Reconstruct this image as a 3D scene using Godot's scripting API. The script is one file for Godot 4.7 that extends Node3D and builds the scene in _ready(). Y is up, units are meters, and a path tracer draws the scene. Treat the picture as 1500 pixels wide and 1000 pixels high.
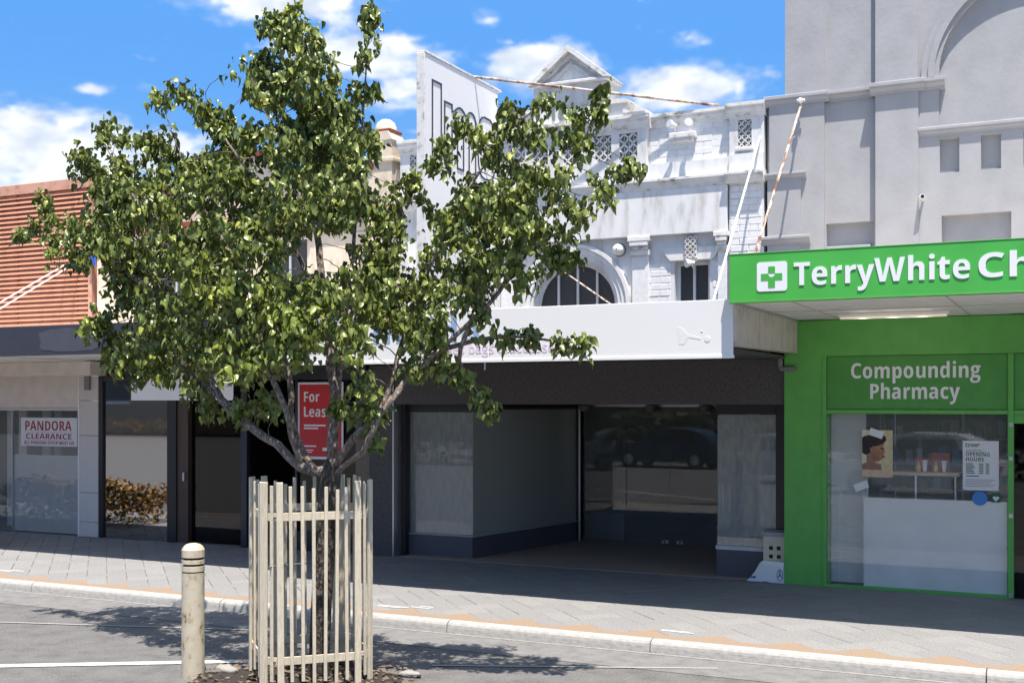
extends Node3D
# A sunny shopping street: white heritage shop front, green pharmacy, louvred shop, street tree in a guard.

const SUN_TO := Vector3(0.2, 1.0, 0.25)      # towards the sun
const ROAD_Y := -0.12
const LOBES := [-6.83, 5.78, 6.05, 0.19, -7.02, 5.45, 6.05, 0.21, -6.44, 5.64, 6.15, 0.21, -6.59, 5.71, 5.95, 0.22, -6.18, 5.21, 6.35, 0.27, -6.61, 5.42, 5.75, 0.29, -6.98, 5.34, 5.85, 0.28, -6.67, 5.2, 6.25, 0.26, -5.8, 5.74, 6.05, 0.11, -5.74, 5.39, 6.15, 0.13, -5.83, 5.12, 6.05, 0.15, -5.93, 4.87, 6.25, 0.18, -6.29, 4.8, 6.05, 0.31, -6.29, 4.8, 6.05, 0.31, -6.3, 4.54, 6.45, 0.3, -6.89, 4.75, 5.65, 0.33, -6.15, 4.72, 5.75, 0.27, -5.75, 4.56, 6.35, 0.25, -5.63, 4.56, 6.15, 0.15, -8.2, 5.34, 6.05, 0.15, -7.8, 5.34, 6.15, 0.14, -7.47, 5.07, 6.25, 0.2, -7.31, 4.87, 6.05, 0.23, -7.31, 4.87, 6.05, 0.23, -6.83, 4.73, 6.35, 0.19, -8.82, 5.07, 6.05, 0.14, -8.86, 4.94, 6.15, 0.13, -8.32, 4.78, 6.25, 0.2, -8.15, 4.79, 6.05, 0.21, -9.21, 4.85, 6.15, 0.08, -9.24, 4.67, 6.05, 0.17, -8.53, 4.43, 6.35, 0.28, -9.12, 4.58, 5.75, 0.31, -7.78, 4.21, 6.55, 0.32, -8.7, 4.44, 5.55, 0.36, -7.38, 4.4, 6.35, 0.32, -7.9, 4.55, 5.75, 0.34, -7.55, 4.47, 5.65, 0.34, -6.9, 4.28, 6.45, 0.31, -9.86, 4.15, 6.15, 0.11, -9.63, 4.25, 6.05, 0.15, -9.57, 3.88, 6.15, 0.15, -9.13, 4.02, 6.25, 0.17, -9.34, 3.77, 6.05, 0.16, -8.75, 4.05, 6.35, 0.22, -9.78, 4.44, 6.05, 0.06, -8.3, 3.94, 6.45, 0.31, -9.08, 4.09, 5.65, 0.34, -8.4, 3.57, 6.25, 0.3, -8.79, 3.63, 5.85, 0.31, -7.52, 3.68, 6.65, 0.33, -8.61, 3.87, 5.45, 0.38, -7.13, 3.79, 6.55, 0.32, -7.98, 3.97, 5.55, 0.37, -6.51, 3.73, 6.75, 0.33, -7.62, 3.97, 5.35, 0.4, -6.15, 4.01, 6.65, 0.33, -7.03, 4.26, 5.45, 0.38, -5.79, 4.06, 6.55, 0.31, -6.48, 4.27, 5.55, 0.35, -8.76, 3.11, 6.25, 0.22, -9.05, 3.06, 6.15, 0.12, -8.49, 2.77, 6.25, 0.23, -8.88, 2.79, 5.85, 0.25, -8.41, 2.56, 6.15, 0.14, -7.78, 3.13, 6.55, 0.32, -8.7, 3.23, 5.55, 0.36, -7.79, 2.75, 6.45, 0.27, -8.52, 2.79, 5.65, 0.3, -7.12, 3.28, 6.75, 0.32, -8.33, 3.44, 5.35, 0.38, -7.13, 2.85, 6.65, 0.32, -8.15, 2.93, 5.45, 0.37, -7.46, 2.46, 6.35, 0.2, -7.34, 2.24, 6.35, 0.09, -6.58, 3.19, 6.85, 0.31, -7.87, 3.36, 5.25, 0.38, -6.5, 2.71, 6.85, 0.29, -7.78, 2.79, 5.25, 0.36, -6.78, 2.3, 6.55, 0.15, -6.52, 2.24, 6.55, 0.17, -6.07, 3.17, 6.85, 0.32, -7.27, 3.34, 5.25, 0.39, -5.93, 2.82, 6.95, 0.24, -7.26, 2.94, 5.15, 0.3, -5.66, 3.16, 6.75, 0.32, -6.62, 3.3, 5.35, 0.38, -5.52, 2.84, 6.85, 0.21, -6.6, 2.94, 5.25, 0.26, -5.45, 2.43, 6.65, 0.15, -5.41, 2.24, 6.55, 0.08, -5.66, 4.07, 6.05, 0.21, -5.66, 4.07, 6.05, 0.21, -5.46, 3.74, 6.15, 0.18, -5.51, 3.51, 6.35, 0.26, -5.89, 3.59, 5.75, 0.28, -5.37, 3.11, 6.45, 0.27, -5.88, 3.19, 5.65, 0.3, -5.15, 3.24, 6.25, 0.21, -5.39, 3.28, 5.85, 0.22, -5.03, 2.88, 6.35, 0.21, -5.38, 2.92, 5.75, 0.22, -4.89, 2.59, 6.25, 0.1, -5.1, 3.49, 6.05, 0.19, -5.36, 4.27, 6.05, 0.09, -5.26, 4.13, 6.05, 0.1, -4.93, 4.52, 6.05, 0.14, -4.83, 4.72, 6.05, 0.06, -4.61, 4.51, 6.15, 0.14, -4.37, 4.61, 6.05, 0.15, -4.37, 4.78, 6.05, 0.06, -4.48, 4.31, 6.15, 0.16, -4.06, 4.48, 6.25, 0.15, -4.01, 4.81, 6.05, 0.1, -3.92, 4.48, 6.15, 0.14, -3.78, 4.67, 6.05, 0.11, -3.54, 4.84, 6.05, 0.06, -3.5, 4.63, 6.15, 0.07, -3.62, 4.37, 6.15, 0.14, -3.39, 4.14, 6.05, 0.1, -3.27, 4.18, 6.05, 0.06, -3.47, 3.97, 6.15, 0.11, -3.75, 4.06, 6.25, 0.16, -4.01, 4.07, 6.35, 0.2, -4.29, 4.19, 5.75, 0.21, -4.32, 3.92, 6.35, 0.2, -4.62, 4.04, 5.75, 0.22, -4.62, 3.99, 6.25, 0.19, -4.84, 4.07, 5.85, 0.2, -5, 4.37, 6.05, 0.11, -4.82, 3.77, 6.25, 0.21, -5.04, 3.84, 5.85, 0.22, -4.44, 3.59, 6.35, 0.22, -4.75, 3.68, 5.75, 0.24, -4.07, 3.68, 6.35, 0.2, -4.35, 3.78, 5.75, 0.21, -3.81, 3.74, 6.25, 0.16, -3.68, 3.85, 6.15, 0.11, -3.96, 3.44, 6.25, 0.12, -4.19, 3.33, 6.35, 0.15, -4.57, 3.26, 6.35, 0.19, -4.89, 3.33, 5.75, 0.21, -4.86, 3.16, 6.35, 0.17, -3.86, 3.48, 6.15, 0.08, -3.78, 3.51, 6.05, 0.06, -10.12, 4.07, 6.05, 0.07, -6.57, 5.92, 6.05, 0.07, -6.88, 5.92, 6.05, 0.07, -5.76, 5.85, 6.05, 0.06, -5.79, 2.31, 6.45, 0.08, -5.72, 2.23, 6.5, 0.09, -5.48, 2.01, 6.45, 0.06, -4.56, 3, 6.25, 0.12, -4.35, 2.86, 6.15, 0.08, -4.15, 2.87, 6.05, 0.07, -3.9, 2.8, 6.05, 0.07, -3.72, 2.79, 6.05, 0.06, -4.95, 2.71, 6.25, 0.08, -4.76, 2.52, 6.15, 0.06, -4.68, 2.37, 6.05, 0.06, -4.55, 2.24, 6.05, 0.06, -5.16, 2.59, 6.35, 0.1]
const LIMBS := [[-6, -0.2, 6.5, -5.97, 0.46, 6.5, -5.93, 1.17, 6.48, -5.9, 1.71, 6.45],
	[-5.9, 1.71, 6.45, -5.89, 2.24, 6.4, -5.96, 2.6, 6.35, -6.09, 3.09, 6.25, -6.23, 3.6, 6.15, -6.34, 4.11, 6.1, -6.44, 4.75, 6.05, -6.58, 5.34, 6.05, -6.76, 5.8, 6.05],
	[-5.89, 2.24, 6.4, -5.92, 2.97, 6.2, -5.9, 3.71, 6.1, -5.86, 4.45, 6.05, -5.81, 5.12, 6.05, -5.79, 5.67, 6.05],
	[-5.9, 1.71, 6.45, -5.62, 2.01, 6.5, -5.37, 2.25, 6.45, -5.19, 2.47, 6.4, -4.9, 2.73, 6.35, -4.6, 2.98, 6.3, -4.37, 3.23, 6.25, -4.14, 3.59, 6.2, -3.89, 4.03, 6.15, -3.67, 4.41, 6.1, -3.54, 4.8, 6.05],
	[-5.9, 1.65, 6.45, -5.48, 1.9, 6.6, -5.31, 2.19, 6.6, -5.19, 2.47, 6.4],
	[-4.9, 2.73, 6.35, -4.59, 2.83, 6.2, -4.19, 2.85, 6.1, -3.9, 2.81, 6.05, -3.68, 2.8, 6.05],
	[-5.9, 1.71, 6.45, -6.11, 1.74, 6.6, -6.37, 1.94, 6.6, -6.67, 2.07, 6.55, -7.1, 2.33, 6.45, -7.63, 2.62, 6.35, -8.32, 2.9, 6.25, -8.95, 3.12, 6.15],
	[-5.94, 1.65, 6.46, -6.22, 1.75, 6.3, -6.5, 2.11, 6.2, -6.56, 2.49, 6.15, -6.79, 3, 6.1, -7.19, 3.59, 6.1, -7.68, 4.27, 6.1, -7.98, 4.89, 6.1, -8.2, 5.3, 6.05],
	[-6.11, 1.74, 6.6, -6.13, 2.01, 6.7, -6.25, 2.48, 6.8, -6.81, 3.08, 6.75, -7.57, 3.68, 6.6, -8.26, 4.34, 6.4, -8.81, 4.92, 6.2],
	[-7.1, 2.33, 6.45, -7.67, 3.07, 6.4, -8.36, 3.56, 6.3, -9.14, 3.93, 6.15, -9.82, 4.15, 6.1],
	[-6.09, 3.09, 6.25, -6.41, 3.82, 6.4, -6.91, 4.43, 6.3, -7.51, 5.06, 6.2],
	[-5.37, 2.25, 6.45, -5.26, 2.83, 6.3, -5.02, 3.47, 6.25, -4.72, 4.03, 6.2, -4.38, 4.54, 6.1, -4.02, 4.83, 6.05],
	[-5.92, 2.97, 6.2, -5.64, 3.44, 6.2, -5.49, 3.81, 6.1, -5.34, 4.25, 6.05],
	[-4.6, 2.98, 6.3, -4.74, 2.65, 6.25, -4.64, 2.39, 6.1, -4.55, 2.24, 6.05]]


var M := {}
var N := {}
var used := {}
var rng := RandomNumberGenerator.new()
var font: SystemFont

# ------------------------------------------------------------------ helpers
func numbered(called: String) -> String:
	if not used.has(called):
		used[called] = 0
		return called
	used[called] += 1
	return "%s_%03d" % [called, used[called]]

func thing(called: String, label: String, category: String, at := Vector3.ZERO, group := "") -> Node3D:
	var o := Node3D.new()
	o.name = numbered(called)
	add_child(o)
	o.position = at
	tag(o, label, category, group)
	return o

func tag(o: Node, label: String, category: String, group := "") -> void:
	o.set_meta("label", label)
	o.set_meta("category", category)
	if group != "":
		o.set_meta("group", group)

func begin(smooth := false) -> SurfaceTool:
	var s := SurfaceTool.new()
	s.begin(Mesh.PRIMITIVE_TRIANGLES)
	s.set_smooth_group(0 if smooth else -1)
	return s

func done(s: SurfaceTool, m: Material) -> ArrayMesh:
	s.generate_normals()
	var mesh := s.commit()
	mesh.surface_set_material(0, m)
	return mesh

# a part: its vertices are in street coordinates, whatever its parent
func part(called: String, s: SurfaceTool, m: Material, parent: Node3D) -> MeshInstance3D:
	var o := MeshInstance3D.new()
	o.name = called
	o.mesh = done(s, m)
	parent.add_child(o, true)
	if parent.get_parent() == self and not (parent is MeshInstance3D):
		o.position = -parent.position
	return o

# a part that shares a mesh, placed in street coordinates
func share(called: String, mesh: Mesh, t: Transform3D, parent: Node3D) -> MeshInstance3D:
	var o := MeshInstance3D.new()
	o.name = called
	o.mesh = mesh
	parent.add_child(o, true)
	o.transform = t
	if parent.get_parent() == self and not (parent is MeshInstance3D):
		o.position -= parent.position
	return o

# a top-level thing that is one mesh, with its origin at its base
func solo(called: String, s: SurfaceTool, m: Material, label: String, category: String, group := "") -> MeshInstance3D:
	var o := MeshInstance3D.new()
	o.name = numbered(called)
	o.mesh = done(s, m)
	add_child(o)
	tag(o, label, category, group)
	return o

func struct(called: String, s: SurfaceTool, m: Material) -> MeshInstance3D:
	var o := MeshInstance3D.new()
	o.name = called
	o.mesh = done(s, m)
	add_child(o)
	o.set_meta("kind", "structure")
	o.set_meta("label", called.replace("_", " "))
	return o

func tri(s: SurfaceTool, a: Vector3, b: Vector3, c: Vector3, out: Vector3) -> void:
	if (b - a).cross(c - a).dot(out) > 0.0:
		s.add_vertex(a); s.add_vertex(c); s.add_vertex(b)
	else:
		s.add_vertex(a); s.add_vertex(b); s.add_vertex(c)

func quad(s: SurfaceTool, a: Vector3, b: Vector3, c: Vector3, d: Vector3, out: Vector3) -> void:
	tri(s, a, b, c, out)
	tri(s, a, c, d, out)

func box(s: SurfaceTool, x0: float, x1: float, y0: float, y1: float, z0: float, z1: float, bev := 0.0) -> void:
	var c := Vector3(x0 + x1, y0 + y1, z0 + z1) * 0.5
	var h := Vector3(x1 - x0, y1 - y0, z1 - z0) * 0.5
	boxt(s, Transform3D(Basis(), c), h, bev)

# a box with chamfered edges: 6 faces, 12 edges, 8 corners
func boxt(s: SurfaceTool, t: Transform3D, h: Vector3, bev := 0.0) -> void:
	var k := h - Vector3.ONE * bev
	for axis in 3:
		for sg in [-1.0, 1.0]:
			var u := (axis + 1) % 3
			var v := (axis + 2) % 3
			var p: Array[Vector3] = []
			for q in [[-1, -1], [1, -1], [1, 1], [-1, 1]]:
				var w := Vector3.ZERO
				w[axis] = sg * h[axis]
				w[u] = q[0] * k[u]
				w[v] = q[1] * k[v]
				p.append(t * w)
			var n := Vector3.ZERO
			n[axis] = sg
			quad(s, p[0], p[1], p[2], p[3], t.basis * n)
	if bev <= 0.0:
		return
	for axis in 3:
		var u := (axis + 1) % 3
		var v := (axis + 2) % 3
		for a in [-1.0, 1.0]:
			for b in [-1.0, 1.0]:
				var p: Array[Vector3] = []
				for q in [[-1, 0], [1, 0], [1, 1], [-1, 1]]:
					var w := Vector3.ZERO
					w[axis] = q[0] * k[axis]
					w[u] = a * (h[u] if q[1] == 0 else k[u])
					w[v] = b * (k[v] if q[1] == 0 else h[v])
					p.append(t * w)
				var n := Vector3.ZERO
				n[u] = a
				n[v] = b
				quad(s, p[0], p[1], p[2], p[3], t.basis * n)
	for a in [-1.0, 1.0]:
		for b in [-1.0, 1.0]:
			for c in [-1.0, 1.0]:
				var g := Vector3(a, b, c)
				tri(s, t * (g * Vector3(h.x, k.y, k.z)), t * (g * Vector3(k.x, h.y, k.z)), t * (g * Vector3(k.x, k.y, h.z)), t.basis * g)

# a polygon (p.x, p.y) pushed along an axis from a to b; axis 0: p = (z, y), 1: p = (x, z), 2: p = (x, y)
func prism(s: SurfaceTool, pts: PackedVector2Array, axis: int, a: float, b: float) -> void:
	var f := func(p: Vector2, w: float) -> Vector3:
		if axis == 0:
			return Vector3(w, p.y, p.x)
		if axis == 1:
			return Vector3(p.x, w, p.y)
		return Vector3(p.x, p.y, w)
	var d := Vector3.ZERO
	d[axis] = 1.0
	var idx := Geometry2D.triangulate_polygon(pts)
	for i in range(0, idx.size(), 3):
		for w in [[a, -1.0], [b, 1.0]]:
			tri(s, f.call(pts[idx[i]], w[0]), f.call(pts[idx[i + 1]], w[0]), f.call(pts[idx[i + 2]], w[0]), d * (w[1] * signf(b - a)))
	var area := 0.0
	for i in pts.size():
		area += pts[i].cross(pts[(i + 1) % pts.size()])
	for i in pts.size():
		var p := pts[i]
		var q := pts[(i + 1) % pts.size()]
		var o: Vector3 = f.call(Vector2(q.y - p.y, p.x - q.x) * signf(area), 0.0)
		quad(s, f.call(p, a), f.call(q, a), f.call(q, b), f.call(p, b), o)

func tube(s: SurfaceTool, pts: Array, radii: Array, sides := 8, cap := true) -> void:
	var rings := []
	var up := Vector3(0.31, 0.17, 0.93)
	for i in pts.size():
		var d: Vector3 = (pts[mini(i + 1, pts.size() - 1)] - pts[maxi(i - 1, 0)]).normalized()
		var u := (up - d * up.dot(d)).normalized()
		if u.length() < 0.5:
			u = d.cross(Vector3.RIGHT).normalized()
		up = u
		var v := d.cross(u)
		var ring := []
		for k in sides:
			var a := TAU * k / sides
			ring.append(pts[i] + (u * cos(a) + v * sin(a)) * radii[i])
		rings.append(ring)
	for i in pts.size() - 1:
		for k in sides:
			var k2 := (k + 1) % sides
			var o: Vector3 = rings[i][k] + rings[i][k2] - pts[i] * 2.0
			quad(s, rings[i][k], rings[i][k2], rings[i + 1][k2], rings[i + 1][k], o)
	if cap:
		for e in [0, pts.size() - 1]:
			var o: Vector3 = pts[e] - pts[1 if e == 0 else e - 1]
			for k in range(1, sides - 1):
				tri(s, rings[e][0], rings[e][k], rings[e][k + 1], o)

func bar(s: SurfaceTool, a: Vector3, b: Vector3, r: float, sides := 8) -> void:
	tube(s, [a, b], [r, r], sides)

# turn a profile of (radius, height) about a vertical axis
func lathe(s: SurfaceTool, at: Vector3, prof: Array, sides := 24, axis := Vector3.UP) -> void:
	var b := Basis(Quaternion(Vector3.UP, axis))
	for i in prof.size() - 1:
		for k in sides:
			var a0 := TAU * k / sides
			var a1 := TAU * (k + 1) / sides
			var p := []
			for q in [[i, a0], [i, a1], [i + 1, a1], [i + 1, a0]]:
				var r: Vector2 = prof[q[0]]
				p.append(at + b * Vector3(r.x * cos(q[1]), r.y, r.x * sin(q[1])))
			var dr: Vector2 = prof[i + 1] - prof[i]
			var n2 := Vector2(dr.y, -dr.x)
			var am := (a0 + a1) * 0.5
			var o := b * Vector3(n2.x * cos(am), n2.y, n2.x * sin(am))
			if prof[i].x < 0.0001:
				tri(s, p[0], p[2], p[3], o)
			elif prof[i + 1].x < 0.0001:
				tri(s, p[0], p[1], p[2], o)
			else:
				quad(s, p[0], p[1], p[2], p[3], o)

# a moulding of profile [(z, y), ...] (from the wall at the bottom, out, and back to the wall at the top) run along x
func mould(s: SurfaceTool, prof: Array, x0: float, x1: float) -> void:
	prism(s, PackedVector2Array(prof), 0, x0, x1)

# ring segment (arch moulding) in the x-y plane
func arch(s: SurfaceTool, c: Vector2, r0: float, r1: float, z0: float, z1: float, a0 := 0.0, a1 := PI, n := 28) -> void:
	for i in n:
		var t0 := lerpf(a0, a1, float(i) / n)
		var t1 := lerpf(a0, a1, float(i + 1) / n)
		var d0 := Vector2(cos(t0), sin(t0))
		var d1 := Vector2(cos(t1), sin(t1))
		var dm := (d0 + d1) * 0.5
		var p := func(d: Vector2, r: float, z: float) -> Vector3: return Vector3(c.x + d.x * r, c.y + d.y * r, z)
		quad(s, p.call(d0, r0, z1), p.call(d0, r1, z1), p.call(d1, r1, z1), p.call(d1, r0, z1), Vector3.BACK)
		quad(s, p.call(d0, r1, z0), p.call(d0, r1, z1), p.call(d1, r1, z1), p.call(d1, r1, z0), Vector3(dm.x, dm.y, 0))
		quad(s, p.call(d0, r0, z0), p.call(d0, r0, z1), p.call(d1, r0, z1), p.call(d1, r0, z0), Vector3(-dm.x, -dm.y, 0))
	for e in [[a0, Vector3(sin(a0), -cos(a0), 0)], [a1, Vector3(-sin(a1), cos(a1), 0)]]:
		var d := Vector2(cos(e[0]), sin(e[0]))
		quad(s, Vector3(c.x + d.x * r0, c.y + d.y * r0, z0), Vector3(c.x + d.x * r1, c.y + d.y * r1, z0), Vector3(c.x + d.x * r1, c.y + d.y * r1, z1), Vector3(c.x + d.x * r0, c.y + d.y * r0, z1), e[1])

func arc_points(c: Vector2, r: float, a0: float, a1: float, n: int) -> PackedVector2Array:
	var p := PackedVector2Array()
	for i in n + 1:
		var t := lerpf(a0, a1, float(i) / n)
		p.append(c + Vector2(cos(t), sin(t)) * r)
	return p

# lettering fitted between x0 and x1, its baseline at y and its capitals cap high
func letters(called: String, what: String, x0: float, x1: float, y: float, cap: float, z: float, m: Material, parent: Node3D, low := false, deep := 0.004, strong := 0.0) -> MeshInstance3D:
	var t := TextMesh.new()
	t.text = what
	if strong > 0.0:
		var fv := FontVariation.new()
		fv.base_font = font
		fv.variation_embolden = strong
		t.font = fv
	else:
		t.font = font
	t.font_size = 64
	t.pixel_size = 0.01
	t.depth = 0.1
	t.curve_step = 1.5
	t.material = m
	var b := t.get_aabb()
	var sy := cap / 0.457
	var sx := (x1 - x0) / b.size.x
	var o := MeshInstance3D.new()
	o.name = called
	o.mesh = t
	parent.add_child(o, true)
	var base := b.position.y + (0.15 if low else 0.0)
	o.transform = Transform3D(Basis(Vector3(sx, 0, 0), Vector3(0, sy, 0), Vector3(0, 0, deep / 0.1)), Vector3(x0 - b.position.x * sx, y - base * sy, z + deep * 0.5))
	if parent.get_parent() == self and not (parent is MeshInstance3D):
		o.position -= parent.position
	return o

# ------------------------------------------------------------------ materials
func lin(r: float, g: float, b: float) -> Color:
	return Color(r, g, b).linear_to_srgb()

func noise(seed_: int, freq: float, octaves: int, ramp: Array, normal := 0.0, kind := FastNoiseLite.TYPE_SIMPLEX_SMOOTH, size := 512) -> NoiseTexture2D:
	var n := FastNoiseLite.new()
	n.seed = seed_
	n.frequency = freq
	n.noise_type = kind
	n.fractal_type = FastNoiseLite.FRACTAL_FBM
	n.fractal_octaves = octaves
	var t := NoiseTexture2D.new()
	t.width = size
	t.height = size
	t.seamless = true
	t.noise = n
	if normal > 0.0:
		t.as_normal_map = true
		t.bump_strength = normal
	elif ramp.size() > 0:
		var g := Gradient.new()
		var off := PackedFloat32Array()
		var col := PackedColorArray()
		for r in ramp:
			off.append(r[0])
			col.append(r[1])
		g.offsets = off
		g.colors = col
		t.color_ramp = g
	return t

func grey(v: float) -> Color:
	return Color(v, v, v)

func mat(called: String, c: Color, rough := 0.8, tex: Texture2D = null, scale := Vector3.ONE, nrm: Texture2D = null, nscale := 0.5, metal := 0.0, world := true) -> StandardMaterial3D:
	var m := StandardMaterial3D.new()
	m.resource_name = called
	m.albedo_color = c
	m.roughness = rough
	m.metallic = metal
	if tex or nrm:
		m.uv1_triplanar = true
		m.uv1_world_triplanar = world
		m.uv1_scale = scale
	if tex:
		m.albedo_texture = tex
	if nrm:
		m.normal_enabled = true
		m.normal_texture = nrm
		m.normal_scale = nscale
	M[called] = m
	return m

func glass(called: String, c: Color, alpha: float) -> StandardMaterial3D:
	var m := StandardMaterial3D.new()
	m.resource_name = called
	m.albedo_color = Color(c.r, c.g, c.b, alpha)
	m.roughness = 0.02
	m.transparency = BaseMaterial3D.TRANSPARENCY_ALPHA
	M[called] = m
	return m

func materials() -> void:
	N.mottle = noise(3, 0.008, 6, [[0.0, grey(0.925)], [0.5, grey(0.97)], [1.0, grey(1.0)]])
	N.road = noise(31, 0.012, 8, [[0.0, grey(0.82)], [0.35, grey(0.92)], [0.6, grey(0.96)], [1.0, grey(1.0)]], 0.0, FastNoiseLite.TYPE_SIMPLEX_SMOOTH, 1024)
	N.grain = noise(5, 0.06, 4, [[0.0, grey(0.72)], [0.5, grey(0.9)], [1.0, grey(1.0)]])
	N.speck = noise(7, 0.22, 2, [[0.0, grey(0.55)], [0.35, grey(0.85)], [0.65, grey(0.93)], [1.0, grey(1.0)]])
	N.streak = noise(9, 0.012, 5, [[0.0, Color(0.82, 0.81, 0.79)], [0.28, Color(0.93, 0.925, 0.915)], [0.5, grey(0.975)], [1.0, grey(1.0)]])
	N.mould = noise(11, 0.014, 6, [[0.0, Color(0.50, 0.48, 0.45)], [0.16, Color(0.72, 0.70, 0.67)], [0.30, Color(0.92, 0.91, 0.89)], [0.5, grey(0.97)], [1.0, grey(1.0)]])
	N.rust = noise(13, 0.012, 5, [[0.0, Color(0.30, 0.17, 0.10)], [0.36, Color(0.46, 0.30, 0.21)], [0.47, Color(0.74, 0.64, 0.56)], [0.58, Color(0.90, 0.87, 0.84)], [1.0, grey(0.97)]])
	N.rustspot = noise(15, 0.018, 5, [[0.0, Color(0.30, 0.20, 0.12)], [0.12, Color(0.50, 0.40, 0.28)], [0.21, Color(0.86, 0.83, 0.76)], [0.4, grey(0.95)], [1.0, grey(1.0)]])
	N.asphalt = noise(17, 0.16, 3, [[0.0, grey(0.5)], [0.4, grey(0.82)], [0.7, grey(0.93)], [1.0, grey(1.0)]])
	N.bark = noise(19, 0.03, 5, [[0.0, Color(0.25, 0.22, 0.20)], [0.45, Color(0.62, 0.57, 0.53)], [0.7, Color(0.9, 0.87, 0.84)], [1.0, grey(1.0)]])
	N.frost = noise(21, 0.09, 3, [[0.0, grey(0.6)], [1.0, grey(1.0)]])
	N.n_fine = noise(23, 0.05, 4, [], 4.0)
	N.wood = noise(33, 0.02, 5, [[0.0, grey(0.82)], [0.3, grey(0.92)], [0.6, grey(0.97)], [1.0, grey(1.0)]])
	N.n_soft = noise(25, 0.012, 4, [], 5.0)
	N.n_grit = noise(27, 0.2, 2, [], 6.0)
	N.n_bark = noise(29, 0.03, 4, [], 10.0)
	# walls
	mat("white_paint", lin(0.75, 0.75, 0.76), 0.75, N.streak, Vector3(0.8, 0.22, 0.8), N.n_soft, 0.12)
	mat("white_weathered", lin(0.76, 0.755, 0.745), 0.8, N.mould, Vector3(0.6, 0.8, 0.6), N.n_fine, 0.12)
	mat("white_brick", lin(0.81, 0.81, 0.82), 0.75, N.mottle, Vector3(2, 2, 2), N.n_fine, 0.25)
	mat("pharmacy_render", lin(0.405, 0.405, 0.42), 0.8, N.mottle, Vector3(0.5, 0.4, 0.5), N.n_fine, 0.06)
	mat("green_wall", lin(0.13, 0.46, 0.09), 0.5, N.mottle, Vector3(0.8, 0.6, 0.8), N.n_soft, 0.08)
	mat("green_panel", lin(0.085, 0.33, 0.06), 0.4, N.mottle, Vector3(0.8, 0.8, 0.8))
	mat("green_sign", lin(0.08, 0.47, 0.075), 0.38, N.mottle, Vector3(0.4, 0.4, 0.4))
	mat("sign_white", lin(0.84, 0.84, 0.88), 0.4)
	mat("fascia_white", lin(0.82, 0.82, 0.83), 0.35)
	mat("soffit", lin(0.90, 0.885, 0.87), 0.8, N.mottle, Vector3(0.6, 0.6, 0.6))
	mat("awning_side", lin(0.62, 0.58, 0.53), 0.7, N.streak, Vector3(0.9, 0.5, 0.9), N.n_soft, 0.15)
	mat("black_render", lin(0.105, 0.095, 0.096), 0.6, N.grain, Vector3(0.7, 0.7, 0.7), N.n_fine, 0.12)
	mat("black_frame", lin(0.022, 0.020, 0.024), 0.35)
	mat("charcoal_tile", lin(0.13, 0.12, 0.145), 0.45, N.speck, Vector3(1.2, 1.2, 1.2))
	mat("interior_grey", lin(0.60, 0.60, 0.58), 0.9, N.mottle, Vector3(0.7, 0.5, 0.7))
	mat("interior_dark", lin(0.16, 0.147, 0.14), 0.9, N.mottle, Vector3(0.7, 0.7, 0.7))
	mat("entry_tile", lin(0.56, 0.43, 0.35), 0.55, N.speck, Vector3(0.8, 0.8, 0.8), N.n_grit, 0.3)
	mat("granite", lin(0.82, 0.76, 0.73), 0.55, N.speck, Vector3(1.6, 1.6, 1.6))
	mat("stone_render", lin(0.74, 0.67, 0.62), 0.8, N.mottle, Vector3(0.6, 0.6, 0.6))
	mat("navy", lin(0.040, 0.040, 0.055), 0.42, N.mottle, Vector3(0.6, 0.6, 0.6))
	mat("navy_patch", lin(0.075, 0.075, 0.092), 0.5, N.mottle, Vector3(0.9, 0.9, 0.9))
	mat("louvre", lin(0.60, 0.275, 0.17), 0.5, N.streak, Vector3(0.6, 0.6, 0.6))
	mat("louvre_cap", lin(0.58, 0.31, 0.22), 0.6, N.streak, Vector3(0.6, 0.6, 0.6))
	mat("cream_wall", lin(0.70, 0.60, 0.47), 0.8, N.streak, Vector3(0.6, 0.25, 0.6), N.n_fine, 0.15)
	mat("red_trim", lin(0.24, 0.050, 0.032), 0.6, N.streak, Vector3(0.8, 0.8, 0.8))
	mat("aluminium", lin(0.55, 0.55, 0.56), 0.3, null, Vector3.ONE, null, 0.5, 0.85)
	mat("dark_metal", lin(0.05, 0.055, 0.075), 0.3, null, Vector3.ONE, null, 0.5, 0.5)
	mat("grey_plastic", lin(0.2, 0.2, 0.2), 0.5)
	mat("white_plastic", lin(0.8, 0.8, 0.79), 0.35)
	mat("rust_rod", lin(0.80, 0.77, 0.74), 0.7, N.rust, Vector3(0.8, 0.45, 0.8), N.n_fine, 0.25)
	mat("white_rod", lin(0.78, 0.78, 0.78), 0.6, N.streak, Vector3(2, 2, 2))
	mat("frosted_film", lin(0.78, 0.77, 0.77), 0.6, N.mottle, Vector3(0.3, 0.3, 0.3))
	mat("grey_blind", lin(0.42, 0.41, 0.41), 0.8, N.mottle, Vector3(0.5, 0.3, 0.5))
	mat("show_board", lin(0.66, 0.65, 0.67), 0.7, N.mottle, Vector3(0.6, 0.6, 0.6))
	mat("timber_brown", lin(0.09, 0.055, 0.04), 0.5, N.streak, Vector3(2, 0.3, 2))
	mat("outline_blue", lin(0.035, 0.045, 0.075), 0.6)
	mat("faded_pink", lin(0.74, 0.62, 0.74), 0.5)
	mat("faded_blue", lin(0.28, 0.40, 0.62), 0.5)
	mat("faded_grey", lin(0.79, 0.793, 0.80), 0.5)
	mat("numeral_green", lin(0.20, 0.24, 0.22), 0.7)
	mat("sign_red", lin(0.58, 0.022, 0.028), 0.4)
	mat("text_red", lin(0.36, 0.018, 0.025), 0.5)
	mat("text_green", lin(0.01, 0.11, 0.05), 0.5)
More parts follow.
